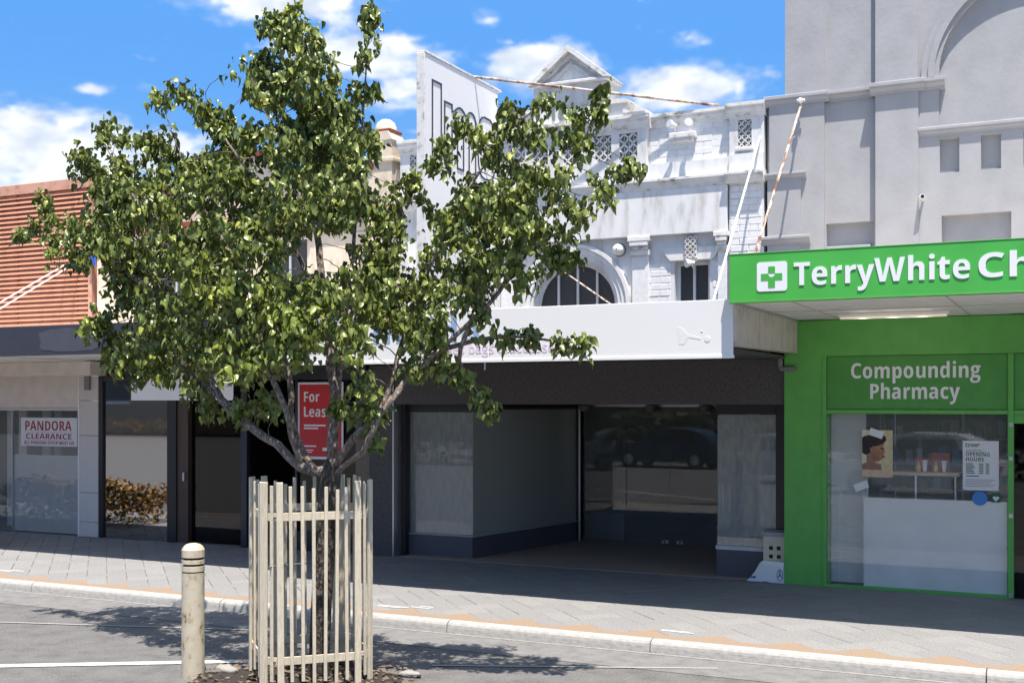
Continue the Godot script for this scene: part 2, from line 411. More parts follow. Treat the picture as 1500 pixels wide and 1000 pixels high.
	mat("text_grey", lin(0.25, 0.25, 0.27), 0.5)
	mat("paper", lin(0.72, 0.72, 0.74), 0.6)
	mat("cream_plastic", lin(0.70, 0.62, 0.46), 0.5, N.mottle, Vector3(1, 1, 1))
	mat("grey_lid", lin(0.35, 0.35, 0.36), 0.5)
	mat("badge_blue", lin(0.06, 0.09, 0.25), 0.4)
	mat("product_red", lin(0.30, 0.02, 0.03), 0.45)
	mat("product_purple", lin(0.30, 0.27, 0.42), 0.5)
	mat("product_yellow", lin(0.70, 0.50, 0.18), 0.4)
	mat("shelf_wood", lin(0.62, 0.46, 0.28), 0.5, N.streak, Vector3(0.6, 3, 0.6))
	mat("lit_tube", lin(0.9, 0.88, 0.82), 0.4)
	M.lit_tube.emission_enabled = true
	M.lit_tube.emission = Color(1.0, 0.93, 0.82)
	M.lit_tube.emission_energy_multiplier = 0.16
	mat("sticker_blue", lin(0.05, 0.22, 0.60), 0.4)
	mat("teal", lin(0.05, 0.35, 0.32), 0.5)
	mat("bright_blue", lin(0.02, 0.09, 0.45), 0.5)
	# ground
	mat("asphalt", lin(0.152, 0.148, 0.146), 0.9, N.road, Vector3(0.22, 0.22, 0.22), N.n_grit, 0.5)
	mat("asphalt_worn", lin(0.20, 0.197, 0.195), 0.9, N.road, Vector3(0.31, 0.31, 0.31), N.n_grit, 0.4)
	mat("road_paint", lin(0.72, 0.72, 0.71), 0.7, N.grain, Vector3(1.5, 1.5, 1.5))
	mat("faint_paint", lin(0.40, 0.40, 0.395), 0.8, N.grain, Vector3(1.5, 1.5, 1.5))
	mat("joint_sand", lin(0.16, 0.155, 0.155), 0.95, N.grain, Vector3(1, 1, 1))
	for i in 3:
		mat("paver_%d" % i, lin([0.30, 0.32, 0.29][i], [0.298, 0.318, 0.29][i], [0.298, 0.316, 0.292][i]), 0.85, N.grain, Vector3(1.2, 1.2, 1.2), N.n_grit, 0.35)
		mat("tan_brick_%d" % i, lin([0.36, 0.34, 0.38][i], [0.265, 0.25, 0.28][i], [0.19, 0.18, 0.2][i]), 0.85, N.grain, Vector3(1.5, 1.5, 1.5), N.n_grit, 0.35)
	mat("paver_mass", Color.WHITE, 0.85, N.grain, Vector3(1.2, 1.2, 1.2), N.n_grit, 0.35)
	M.paver_mass.vertex_color_use_as_albedo = true
	mat("kerb_concrete", lin(0.42, 0.405, 0.38), 0.85, N.road, Vector3(0.9, 1.4, 0.9), N.n_fine, 0.35)
	mat("soil", lin(0.045, 0.036, 0.030), 0.95, N.grain, Vector3(1.2, 1.2, 1.2), N.n_grit, 1.0)
	mat("gutter_concrete", lin(0.27, 0.262, 0.25), 0.85, N.road, Vector3(1, 1, 1))
	mat("dry_leaf", lin(0.16, 0.11, 0.07), 0.8)
	mat("rock", lin(0.38, 0.36, 0.33), 0.9, N.grain, Vector3(2, 2, 2), N.n_fine, 1.0)
	# tree and street furniture
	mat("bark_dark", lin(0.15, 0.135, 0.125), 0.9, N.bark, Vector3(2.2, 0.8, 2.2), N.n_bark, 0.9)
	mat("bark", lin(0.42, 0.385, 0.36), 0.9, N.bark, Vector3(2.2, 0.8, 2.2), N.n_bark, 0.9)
	for i in 4:
		var m := mat("leaf_%d" % i, lin([0.14, 0.19, 0.095, 0.30][i], [0.18, 0.235, 0.13, 0.34][i], [0.028, 0.035, 0.022, 0.05][i]), 0.37)
		m.backlight = lin(0.62, 0.72, 0.10)
		m.cull_mode = BaseMaterial3D.CULL_DISABLED
	mat("leaf_mass", Color.WHITE, 0.37)
	M.leaf_mass.vertex_color_use_as_albedo = true
	M.leaf_mass.backlight = lin(0.62, 0.72, 0.10)
	M.leaf_mass.cull_mode = BaseMaterial3D.CULL_DISABLED
	mat("hedge_mass", Color.WHITE, 0.6)
	M.hedge_mass.vertex_color_use_as_albedo = true
	mat("guard_timber", lin(0.66, 0.58, 0.44), 0.65, N.wood, Vector3(5.0, 0.5, 5.0), N.n_fine, 0.2)
	mat("bollard_paint", lin(0.60, 0.53, 0.40), 0.5, N.rustspot, Vector3(1.3, 0.7, 1.3), N.n_fine, 0.12)
	mat("bolt", lin(0.3, 0.28, 0.25), 0.5, null, Vector3.ONE, null, 0.5, 0.6)
	# across the street
	mat("far_brick", lin(0.32, 0.25, 0.19), 0.85, N.grain, Vector3(0.5, 0.5, 0.5))
	mat("tyre", lin(0.02, 0.02, 0.02), 0.8)
	mat("car_white", lin(0.75, 0.75, 0.77), 0.2)
	mat("car_silver", lin(0.42, 0.43, 0.45), 0.25)
	mat("car_blue", lin(0.035, 0.05, 0.08), 0.25)
	mat("car_glass", lin(0.02, 0.022, 0.025), 0.05)
	mat("lamp_lens", lin(0.7, 0.7, 0.72), 0.1)
	mat("tail_red", lin(0.4, 0.01, 0.01), 0.2)
	glass("clear_glass", Color(0.9, 0.95, 0.93), 0.06)
	glass("dusty_glass", Color(0.76, 0.77, 0.74), 0.48)
	glass("tinted_glass", Color(0.02, 0.02, 0.022), 0.75)
	mat("obscure_glass", lin(0.045, 0.047, 0.05), 0.18, null, Vector3.ONE, N.n_grit, 0.6)
	M.obscure_glass.uv1_scale = Vector3(1.0, 1.0, 1.0)
	N.wash = noise(35, 0.02, 6, [[0.0, grey(0.82)], [0.4, grey(0.90)], [0.7, grey(0.96)], [1.0, grey(1.0)]])
	mat("window_wash", lin(0.29, 0.30, 0.295), 0.7, N.wash, Vector3(1.3, 0.35, 1.3))
	mat("mirror_film", lin(0.42, 0.42, 0.42), 0.03, null, Vector3.ONE, null, 0.5, 1.0)

# ------------------------------------------------------------------ scene
func _ready() -> void:
	rng.seed = 11
	var cam := Camera3D.new()
	cam.name = "camera"
	add_child(cam)
	cam.position = Vector3(0, 2.3, 14.984)
	cam.rotation.y = deg_to_rad(25.91)
	cam.set_frustum(1000.0 / 1725.0 * 0.1, Vector2(0, 90.0 / 1725.0 * 0.1), 0.1, 600.0)
	cam.current = true
	var env := Environment.new()
	env.background_mode = Environment.BG_SKY
	env.tonemap_mode = Environment.TONE_MAPPER_LINEAR
	env.tonemap_exposure = 1.8
	env.background_energy_multiplier = 1.0
	env.sdfgi_enabled = true
	env.ssao_enabled = true
	env.ssil_enabled = true
	env.sky = make_sky()
	var we := WorldEnvironment.new()
	we.name = "world_environment"
	we.environment = env
	add_child(we)
	var sun := DirectionalLight3D.new()
	sun.name = "sun"
	add_child(sun)
	sun.look_at_from_position(SUN_TO * 30.0, Vector3.ZERO, Vector3.FORWARD)
	sun.light_energy = 1.6
	sun.light_color = Color(1.0, 0.965, 0.92)
	sun.light_angular_distance = 0.5
	sun.shadow_enabled = true

	font = SystemFont.new()
	font.font_names = PackedStringArray(["Droid Sans"])
	font.font_weight = 700
	materials()
	ground()
	white_building()
	pharmacy()
	cream_building()
	louvre_building()
	signs()
	street_things()
	make_tree()
	across_the_street()

func make_sky() -> Sky:
	var n := FastNoiseLite.new()
	n.seed = 4
	n.noise_type = FastNoiseLite.TYPE_SIMPLEX_SMOOTH
	n.fractal_type = FastNoiseLite.FRACTAL_FBM
	n.fractal_octaves = 6
	n.frequency = 1.0
	# cloud banks: azimuth, elevation, half width, half height (degrees), strength
	var banks := [[-49.5, 10.6, 7.6, 2.7, 1.15], [-42.5, 11.6, 3.4, 1.0, 0.85], [-37.5, 18.7, 5.2, 1.4, 1.0], [-33.4, 16.3, 4.6, 1.3, 1.0], [-31.4, 14.6, 2.6, 0.9, 0.95], [-24.4, 15.8, 3.2, 1.2, 1.15], [-17.6, 14.9, 3.8, 1.15, 1.2],
		[-17.2, 16.9, 1.1, 0.45, 0.7], [-27.2, 18.1, 0.9, 0.4, 0.7], [-45.3, 14.1, 1.0, 0.3, 0.65], [-43.2, 14.3, 0.8, 0.3, 0.6], [-47.0, 18.6, 3.0, 0.3, 0.5], [-26.5, 12.6, 4.5, 0.9, 0.5],
		[-70.0, 14.0, 9.0, 4.0, 0.8], [8.0, 13.0, 8.0, 3.0, 0.8], [30.0, 18.0, 9.0, 4.0, 0.8], [62.0, 12.0, 11.0, 4.0, 0.8], [95.0, 20.0, 9.0, 5.0, 0.8], [130.0, 14.0, 11.0, 4.0, 0.8], [165.0, 16.0, 9.0, 4.0, 0.8], [-165.0, 13.0, 8.0, 3.5, 0.8], [-135.0, 18.0, 10.0, 4.0, 0.8], [-100.0, 13.0, 9.0, 4.0, 0.8]]
	var coarse := Image.create_empty(1024, 512, false, Image.FORMAT_RGB8)
	for y in 512:
		for x in 1024:
			coarse.set_pixel(x, y, sky_color(n, banks, (x + 0.5) / 1024.0, (y + 0.5) / 512.0))
	coarse.resize(4096, 2048, Image.INTERPOLATE_BILINEAR)
	for y in range(690, 1030):
		for x in range(3430, 4096):
			coarse.set_pixel(x, y, sky_color(n, banks, (x + 0.5) / 4096.0, (y + 0.5) / 2048.0))
	var m := PanoramaSkyMaterial.new()
	m.panorama = ImageTexture.create_from_image(coarse)
	m.energy_multiplier = 1.3 / 1.75
	var sky := Sky.new()
	sky.sky_material = m
	return sky

func sky_color(n: FastNoiseLite, banks: Array, u: float, v: float) -> Color:
	var el := (0.5 - v) * 180.0
	if el < -1.0:
		return Color(0.38, 0.38, 0.37)
	var az := wrapf(u * 360.0, -180.0, 180.0)
	var h := clampf(el / 90.0, 0.0, 1.0)
	var low := Color(0.70, 0.83, 0.975)
	var mid := Color(0.40, 0.67, 0.975)
	var top := Color(0.46, 0.66, 0.92)
	var c := low.lerp(mid, smoothstep(0.0, 0.19, h)) if h < 0.19 else mid.lerp(top, smoothstep(0.19, 0.85, h))
	var a := deg_to_rad(az)
	var e := deg_to_rad(maxf(el, 0.0))
	var p := Vector3(sin(a) * cos(e), sin(e) * 1.9, -cos(a) * cos(e)) * 15.0
	var warp := n.get_noise_3d(p.x * 0.6 + 31.0, p.y * 0.6, p.z * 0.6) * 0.9
	var f := n.get_noise_3d(p.x + warp, p.y + warp * 0.5, p.z - warp)
	var d := 0.0
	for b in banks:
		var q := Vector2(wrapf(az - b[0], -180.0, 180.0) / b[2], (el - b[1]) / b[3])
		var l := q.length()
		if l < 1.6:
			d = maxf(d, b[4] * (1.0 - smoothstep(0.25, 1.5, l)))
	if el > 24.0:
		d = maxf(d, 0.72 * smoothstep(24.0, 36.0, el))
	var fine := n.get_noise_3d(p.x * 3.1 + 5.0, p.y * 4.2, p.z * 3.1)
	var k := smoothstep(0.36, 0.98, d + f * 0.75 + fine * 0.24)
	k = maxf(k, 0.30 * smoothstep(0.25, 0.9, d + fine * 0.5))
	var body := n.get_noise_3d(p.x * 1.7 + 9.0, p.y * 1.7, p.z * 1.7) * 0.5 + 0.5
	var cloud := Color(0.74, 0.81, 0.92).lerp(Color(1.2, 1.21, 1.22), smoothstep(0.2, 0.8, body))
	var l := c.srgb_to_linear().lerp(cloud, k * 0.92)
	return Color(l.r / 1.3, l.g / 1.3, l.b / 1.3).linear_to_srgb()

# ------------------------------------------------------------------ ground
func ground() -> void:
	var s := begin()
	box(s, -250, 250, ROAD_Y - 0.3, ROAD_Y, 4.155, 250)
	struct("road", s, M.asphalt)
	s = begin()
	box(s, -250, 250, -0.5, -0.012, -250, 4.0)
	struct("ground", s, M.joint_sand)
	s = begin()
	var y := ROAD_Y + 0.004
	# worn wheel path and patch beside the gutter
	quad(s, Vector3(-60, y, 4.22), Vector3(20, y, 4.22), Vector3(20, y, 4.75), Vector3(-60, y, 5.1), Vector3.UP)
	struct("road_patch", s, M.asphalt_worn)
	s = begin()
	y = ROAD_Y + 0.008
	var a := Vector3(-11.6, y, 8.9)
	var b := Vector3(-6.2, y, 5.66)
	var w := Vector3(0.035, 0, 0.055)
	quad(s, a - w, b - w, b + w, a + w, Vector3.UP)
	struct("parking_bay_line", s, M.road_paint)
	s = begin()
	a = Vector3(-11.0, y, 5.86); b = Vector3(-7.6, y, 4.82)
	w = Vector3(0.01, 0, 0.02)
	quad(s, a - w, b - w, b + w, a + w, Vector3.UP)
	a = Vector3(-5.4, y, 5.56); b = Vector3(-3.0, y, 4.53)
	quad(s, a - w, b - w, b + w, a + w, Vector3.UP)
	struct("faint_road_line", s, M.faint_paint)
	# kerb stones with a rounded top, and a gutter lip
	var k := Node3D.new()
	k.name = "kerb"
	add_child(k)
	k.set_meta("kind", "structure")
	k.set_meta("label", "kerb")
	var joints := [-60.0, -40.0, -24.1, -21.1, -18.1, -15.1, -12.1, -9.06, -6.03, -3.78, -0.75, 2.3, 5.3, 20.0]
	for i in joints.size() - 1:
		s = begin()
		var prof := PackedVector2Array([Vector2(4.004, -0.3), Vector2(4.004, 0.0), Vector2(4.05, 0.006), Vector2(4.09, 0.001), Vector2(4.118, -0.012), Vector2(4.134, -0.034), Vector2(4.14, -0.06), Vector2(4.15, ROAD_Y - 0.02), Vector2(4.15, -0.3)])
		prism(s, prof, 0, joints[i] + 0.006, joints[i + 1] - 0.006)
		part("kerb_stone", s, M.kerb_concrete, k)
	s = begin()
	box(s, -60, 20, -0.3, ROAD_Y + 0.006, 4.156, 4.21)
	part("gutter_lip", s, M.gutter_concrete, k)
	# pavement: header course of tan bricks along the kerb, then herringbone pavers
	var pv := Node3D.new()
	pv.name = "pavement"
	add_child(pv)
	pv.set_meta("kind", "structure")
	pv.set_meta("label", "pavement")
	var s2 := begin()
	box(s2, -60, 20, -0.06, -0.005, 3.45, 4.002)
	box(s2, -60, 20, -0.004, 0.0012, 3.845, 4.002)
	part("tan_edge_strip", s2, M.tan_brick_0, pv)
	# herringbone turned 45 degrees to the kerb
	var W := 0.25
	var L := W * 2.0
	var spots := []
	var c45 := sqrt(0.5)
	for i in range(-12, 12):
		for j in range(-40, 40):
			# each step of the lattice holds one lying and one standing block
			for kind in 2:
				var cx := (i + j * 2.0) * W + (L * 0.5 if kind == 0 else L + W * 0.5)
				var cy := (i - j * 2.0) * W + (W * 0.5 if kind == 0 else 0.0)
				var px := (cx - cy) * c45 - 8.0
				var pz := (cx + cy) * c45 + 2.0
				if px > -24.0 and px < 4.0 and pz > -0.25 and pz < 3.72:
					spots.append([px, pz, kind])
	var mesh := []
	for i in 4:
		s = begin()
		box(s, -L * 0.5 + 0.003, L * 0.5 - 0.003, -0.05, 0.0, -W * 0.5 + 0.003, W * 0.5 - 0.003, 0.004)
		mesh.append(done(s, M["paver_%d" % i] if i < 3 else M.paver_mass))
	var near := []
	var rest := []
	for q in spots:
		if q[0] > -17.5 and q[0] < 0.3 and q[1] > 0.1:
			near.append(q)
		else:
			rest.append(q)
	near.sort_custom(func(p, q): return Vector2(p[0], p[1] - 15.0).length() < Vector2(q[0], q[1] - 15.0).length())
	while near.size() > 300:
		rest.append(near.pop_back())
	for q in near:
		share("paver", mesh[rng.randi() % 3], paver_place(q), pv)
	var mm := MultiMesh.new()
	mm.transform_format = MultiMesh.TRANSFORM_3D
	mm.use_colors = true
	mm.mesh = mesh[3]
	mm.instance_count = rest.size()
	for i in rest.size():
		mm.set_instance_transform(i, paver_place(rest[i]))
		var v := 0.305 + rng.randf_range(-0.02, 0.02)
		mm.set_instance_color(i, Color(v, v, v * 1.01))
	var mi := MultiMeshInstance3D.new()
	mi.name = "pavers"
	mi.multimesh = mm
	mi.set_meta("kind", "stuff")
	pv.add_child(mi)
	s = begin()
	box(s, -60, -24.3, -0.05, -0.002, -0.3, 3.44)
	box(s, 4.3, 20.0, -0.05, -0.002, -0.3, 3.44)
	part("far_paving", s, M.paver_1, pv).set_meta("kind", "stuff")
	# service markings sprayed on the pavers
	s = begin()
	y = 0.003
	for mk in [[-7.06, 3.62, 0.16, 0.045], [-6.92, 3.60, 0.10, 0.03], [-6.70, 3.54, 0.13, 0.022], [-6.66, 3.46, 0.10, 0.02], [-3.70, 3.60, 0.15, 0.03], [-3.58, 3.63, 0.08, 0.02], [-13.33, 3.52, 0.18, 0.03], [-13.15, 3.44, 0.14, 0.025]]:
		var mx: float = mk[0]
		var mz: float = mk[1]
		quad(s, Vector3(mx - mk[2], y, mz - mk[3]), Vector3(mx + mk[2], y, mz - mk[3] * 0.6), Vector3(mx + mk[2] * 0.9, y, mz + mk[3]), Vector3(mx - mk[2] * 0.95, y, mz + mk[3] * 0.8), Vector3.UP)
	struct("pavement_marking", s, M.road_paint)

func paver_place(q: Array) -> Transform3D:
	var turn := -PI / 4.0 if q[2] == 0 else PI / 4.0
	var b := Basis(Vector3.UP, turn) * Basis(Vector3(1, 0, 0.4).normalized(), rng.randf_range(-0.008, 0.008))
	return Transform3D(b, Vector3(q[0], rng.randf_range(-0.003, 0.0), q[1]))

# ------------------------------------------------------------------ white building
func bricks(x0: float, x1: float, y0: float, y1: float, z: float, parent: Node3D, meshes: Array) -> void:
	var ph := 0.086
	var pw := 0.245
	var rows := int(round((y1 - y0) / ph))
	for r in rows:
		var y := y0 + (r + 0.5) * (y1 - y0) / rows
		var x := x0 - (0.0 if r % 2 == 0 else pw * 0.5)
		while x < x1 - 0.02:
			var a := maxf(x, x0)
			var b := minf(x + pw, x1)
			if b - a > 0.03:
				var t := Transform3D(Basis().scaled(Vector3((b - a - 0.007) / 0.24, 1, 1)), Vector3((a + b) * 0.5, y, z + rng.randf_range(-0.006, 0.0)))
				share("brick", meshes[rng.randi() % meshes.size()], t, parent)
			x += pw

func lattice(called: String, x0: float, x1: float, y0: float, y1: float, z: float, m: Material, parent: Node3D) -> void:
	# a cast vent block: a grid of small slanted bars before a dark hollow
	var s := begin()
	var nx := 4
	var ny := int(round((y1 - y0) / ((x1 - x0) / nx)))
	var dx := (x1 - x0) / nx
	var dy := (y1 - y0) / ny
	for i in nx:
		for j in ny:
			var c := Vector3(x0 + (i + 0.5) * dx, y0 + (j + 0.5) * dy, z)
			var t := Transform3D(Basis(Vector3.BACK, PI / 4.0 * (1 if (i + j) % 2 == 0 else -1)), c)
			boxt(s, t, Vector3(dx * 0.62, dy * 0.15, 0.02))
	for i in nx + 1:
		box(s, x0 + i * dx - 0.005, x0 + i * dx + 0.005, y0, y1, z - 0.03, z - 0.004)
	part(called, s, m, parent)

func sash(x0: float, x1: float, y0: float, y1: float, z: float, parent: Node3D) -> void:
	var f := begin()
	box(f, x0, x0 + 0.05, y0, y1, z - 0.03, z + 0.03, 0.006)
	box(f, x1 - 0.05, x1, y0, y1, z - 0.03, z + 0.03, 0.006)
	box(f, x0 + 0.05, x1 - 0.05, y1 - 0.05, y1, z - 0.03, z + 0.028, 0.006)
	box(f, x0 + 0.05, x1 - 0.05, y0, y0 + 0.05, z - 0.03, z + 0.028, 0.006)
	var w := part("window", f, M.white_paint, parent)
	f = begin()
	var xm := (x0 + x1) * 0.5
	box(f, xm - 0.018, xm + 0.018, y0 + 0.05, y1 - 0.05, z - 0.025, z + 0.025, 0.005)
	part("mullion", f, M.white_paint, w)
	for q in [[x0 + 0.05, xm - 0.018], [xm + 0.018, x1 - 0.05]]:
		f = begin()
		box(f, q[0], q[1], y0 + 0.05, y1 - 0.05, z - 0.012, z - 0.004)
		part("pane", f, M.obscure_glass, w)

func white_building() -> void:
	var B := thing("white_shop_building", "white two-storey heritage shop with small pediment, arched window and vacant black shopfront", "building", Vector3(-6.33, 0, -1))
	var ax := -6.33
	var L := -9.08
	var R := -3.67
	var wall: Material = M.white_paint
	var s := begin()
	# upper wall, cut by the arched window and the two side windows
	var aw := 0.62
	var ay := 3.64
	box(s, L, -8.26, 2.9, 6.0, -0.35, 0)
	box(s, -7.78, ax - aw, 2.9, 4.52, -0.35, 0)
	box(s, -8.26, -7.78, 4.17, 6.0, -0.349, -0.0005)
	box(s, -8.26, -7.78, 2.9, 3.3, -0.349, -0.0005)
	box(s, ax + aw, -4.88, 2.9, 4.52, -0.35, 0)
	box(s, -4.88, -4.40, 4.17, 6.0, -0.349, -0.0005)
	box(s, -4.88, -4.40, 2.9, 3.3, -0.349, -0.0005)
	box(s, -4.40, R, 2.9, 6.0, -0.35, 0)
	box(s, -7.78, -4.88, 4.52, 6.0, -0.35, 0)
	box(s, ax - aw, ax + aw, 2.9, 3.3, -0.349, -0.0005)
	var sp := arc_points(Vector2(ax, ay), aw, PI, 0.0, 24)
	sp.append(Vector2(ax + aw, 4.52))
	sp.append(Vector2(ax - aw, 4.52))
	prism(s, sp, 2, -0.35, 0.0)
	part("wall", s, wall, B)
	# roof and the body behind
	s = begin()
	box(s, L + 0.01, R - 0.01, 5.2, 5.5, -9.0, -0.351)
	box(s, L + 0.01, L + 0.2, 0, 5.2, -9.0, -0.5)
	box(s, R - 0.2, R - 0.01, 0, 5.2, -9.0, -0.5)
	box(s, L + 0.2, R - 0.2, 2.9, 5.2, -9.0, -8.8)
	part("roof", s, M.interior_dark, B)
	# brick faces of the parapet, end pilaster and lower wall
	var bm := []
	for i in 3:
		s = begin()
		box(s, -0.12, 0.12, -0.04 + i * 0.001, 0.04, -0.02, 0.008, 0.005)
		bm.append(done(s, M.white_brick))
	for q in [[-5.22, -4.13, 5.49, 5.97, 0.0], [-4.11, -3.70, 3.9, 5.10, 0.075], [-5.46, -4.93, 3.45, 4.16, 0.0], [-4.36, -4.14, 3.45, 4.16, 0.0], [-8.5, -7.47, 5.49, 5.97, 0.0]]:
		bricks(q[0], q[1], q[2], q[3], q[4], B, bm)
	# end pilasters with vent blocks
	for e in [[-4.12, R, -4.01, -3.83], [L, -8.56, -8.92, -8.74]]:
		s = begin()
		box(s, e[0], e[1], 2.9, 5.12, -0.1, 0.07)
		box(s, e[0], e[1], 5.28, 5.50, -0.1, 0.10)
		box(s, e[0], e[2], 5.50, 5.98, -0.1, 0.07)
		box(s, e[3], e[1], 5.50, 5.98, -0.1, 0.07)
		box(s, e[2], e[3], 5.94, 5.98, -0.1, 0.068)
		box(s, e[2], e[3], 5.50, 5.59, -0.1, 0.068)
		box(s, e[2] - 0.03, e[3] + 0.03, 5.54, 5.585, 0.05, 0.11, 0.008)
		part("pilaster", s, wall, B)
		lattice("vent", e[2], e[3], 5.59, 5.94, 0.035, M.white_weathered, B)
	# parapet plinth, with the centre brought forward
	for q in [[-8.56, -7.42], [-5.24, -4.12]]:
		s = begin()
		box(s, q[0], q[1], 5.28, 5.48, -0.1, 0.06)
		part("plinth_band", s, wall, B)
	var vents := [[-5.98, -5.74], [-5.63, -5.37], [-6.92, -6.68], [-7.29, -7.03], [-6.45, -6.21]]
	s = begin()
	box(s, -7.42, -5.24, 5.28, 5.57, -0.1, 0.10)
	box(s, -7.42, -5.24, 5.92, 6.1, -0.1, 0.098)
	var xs := [-7.42]
	var order := [3, 2, 4, 0, 1]
	for k in order:
		xs.append(vents[k][0])
		xs.append(vents[k][1])
	xs.append(-5.24)
	for i in range(0, xs.size(), 2):
		box(s, xs[i], xs[i + 1], 5.57, 5.92, -0.1, 0.099)
	part("breakfront", s, wall, B)
	for v in vents:
		lattice("vent", v[0], v[1], 5.57, 5.92, 0.06, M.white_weathered, B)
	# top cornice (profile: z, y), broken forward over the centre and the ends
	for c in [[-8.56, -7.47, 0.0, 0.0], [-7.47, -5.19, 0.10, 0.0], [-5.19, -4.16, 0.0, 0.0], [-4.16, R + 0.02, 0.07, 0.012], [L - 0.02, -8.56, 0.07, 0.012]]:
		s = begin()
		var z0: float = c[2]
		var dy: float = c[3] - 0.01
		mould(s, [Vector2(-0.36, 5.975 + dy), Vector2(z0 + 0.02, 5.975 + dy), Vector2(z0 + 0.024, 6.0 + dy), Vector2(z0 + 0.034, 6.035 + dy), Vector2(z0 + 0.055, 6.065 + dy), Vector2(z0 + 0.06, 6.10 + dy), Vector2(z0 + 0.078, 6.11 + dy), Vector2(z0 + 0.078, 6.15 + dy), Vector2(z0 - 0.05, 6.165 + dy), Vector2(-0.36, 6.165 + dy)], c[0], c[1])
		part("cornice", s, M.white_weathered, B)
	# string course
	for c in [[-8.56, -4.16, 0.11], [-4.16, R + 0.02, 0.16], [L - 0.02, -8.56, 0.16]]:
		s = begin()
		var z0: float = c[2]
		mould(s, [Vector2(-0.05, 5.12), Vector2(z0 - 0.01, 5.12), Vector2(z0, 5.15), Vector2(z0 + 0.014, 5.175), Vector2(z0 + 0.035, 5.20), Vector2(z0 + 0.04, 5.225), Vector2(z0 + 0.05, 5.23), Vector2(z0 + 0.05, 5.262), Vector2(z0 - 0.02, 5.278), Vector2(-0.05, 5.28)], c[0], c[1])
		part("string_course", s, M.white_weathered, B)
	# plain frieze panel standing out over the windows
	s = begin()
	box(s, -8.52, -4.14, 4.52, 5.119, -0.1, 0.11, 0.006)
	part("frieze", s, wall, B)
	# stepped corbels and the pilasters under them
	for cx in [-5.345, -4.22, -7.315, -8.44]:
		s = begin()
		var hw: float = 0.155 if absf(cx - ax) < 1.2 else 0.10
		box(s, cx - hw, cx + hw, 4.455, 4.519, -0.05, 0.135, 0.006)
		box(s, cx - hw + 0.025, cx + hw - 0.025, 4.395, 4.455, -0.05, 0.13, 0.006)
		box(s, cx - hw + 0.04, cx + hw - 0.04, 4.345, 4.395, -0.05, 0.105, 0.006)
		box(s, cx - hw + 0.02, cx + hw - 0.02, 4.27, 4.345, -0.05, 0.085, 0.006)
		part("corbel", s, M.white_weathered, B)
		s = begin()
		box(s, cx - hw + 0.04, cx + hw - 0.04, 2.9, 4.27, -0.05, 0.05, 0.005)
		part("pilaster", s, M.white_brick, B)
	# arched window: mouldings, frame, mullions and panes
	s = begin()
	arch(s, Vector2(ax, ay), 0.79, 0.84, -0.05, 0.075)
	arch(s, Vector2(ax, ay), 0.72, 0.79, -0.05, 0.05)
	arch(s, Vector2(ax, ay), 0.66, 0.72, -0.05, 0.03)
	for sd in [-1.0, 1.0]:
		box(s, ax + sd * 0.75 - 0.09, ax + sd * 0.75 + 0.09, 3.3, ay, -0.05, 0.05)
	part("arch_moulding", s, wall, B)
	s = begin()
	box(s, ax - 0.07, ax + 0.07, 4.36, 4.52, -0.02, 0.09, 0.01)
	part("keystone", s, M.white_weathered, B)
	s = begin()
	arch(s, Vector2(ax, ay), 0.56, 0.625, -0.2, -0.12)
	box(s, ax - 0.625, ax - 0.56, 3.3, ay, -0.2, -0.12)
	box(s, ax + 0.56, ax + 0.625, 3.3, ay, -0.2, -0.12)
	var aw_ := part("arched_window", s, wall, B)
	s = begin()
	for mx in [-0.29, 0.0, 0.29]:
		var top := ay + sqrt(0.57 * 0.57 - mx * mx)
		box(s, ax + mx - 0.016, ax + mx + 0.016, 3.3, top, -0.185, -0.135, 0.004)
	part("mullion", s, wall, aw_)
	var edges := [-0.56, -0.29, 0.0, 0.29, 0.56]
	for i in 4:
		s = begin()
		var pts := PackedVector2Array([Vector2(ax + edges[i], 3.3), Vector2(ax + edges[i + 1], 3.3)])
		for k in 9:
			var xx := lerpf(edges[i + 1], edges[i], k / 8.0)
			pts.append(Vector2(ax + xx, ay + sqrt(maxf(0.0, 0.565 * 0.565 - xx * xx)) + 0.001 * k))
		prism(s, pts, 2, -0.168, -0.16)
		part("pane", s, M.obscure_glass, aw_)
	# side windows under splayed lintels with perforated keystones
	for wx in [[-4.88, -4.40], [-8.26, -7.78]]:
		sash(wx[0], wx[1], 3.3, 4.17, -0.12, B)
		var xm: float = (wx[0] + wx[1]) * 0.5
		s = begin()
		prism(s, PackedVector2Array([Vector2(xm - 0.29, 4.18), Vector2(xm - 0.08, 4.18), Vector2(xm - 0.095, 4.345), Vector2(xm - 0.42, 4.345)]), 2, -0.05, 0.045)
		prism(s, PackedVector2Array([Vector2(xm + 0.08, 4.18), Vector2(xm + 0.29, 4.18), Vector2(xm + 0.42, 4.345), Vector2(xm + 0.095, 4.345)]), 2, -0.05, 0.045)
		prism(s, PackedVector2Array([Vector2(xm - 0.078, 4.16), Vector2(xm + 0.078, 4.16), Vector2(xm + 0.1, 4.37), Vector2(xm - 0.1, 4.37)]), 2, -0.05, 0.04)
		part("lintel", s, wall, B)
		lattice("vent", xm - 0.075, xm + 0.075, 4.2, 4.49, 0.07, M.white_weathered, B)
	# ledge that carries the floodlights
	s = begin()
	box(s, -4.93, -4.57, 5.79, 5.86, -0.02, 0.10, 0.008)
	box(s, -4.89, -4.61, 5.74, 5.79, -0.02, 0.07, 0.008)
	part("ledge", s, wall, B)
	# raised block with the date, scroll steps and pediment
	s = begin()
	box(s, -6.88, -5.78, 6.1, 6.66, -0.30, 0.12)
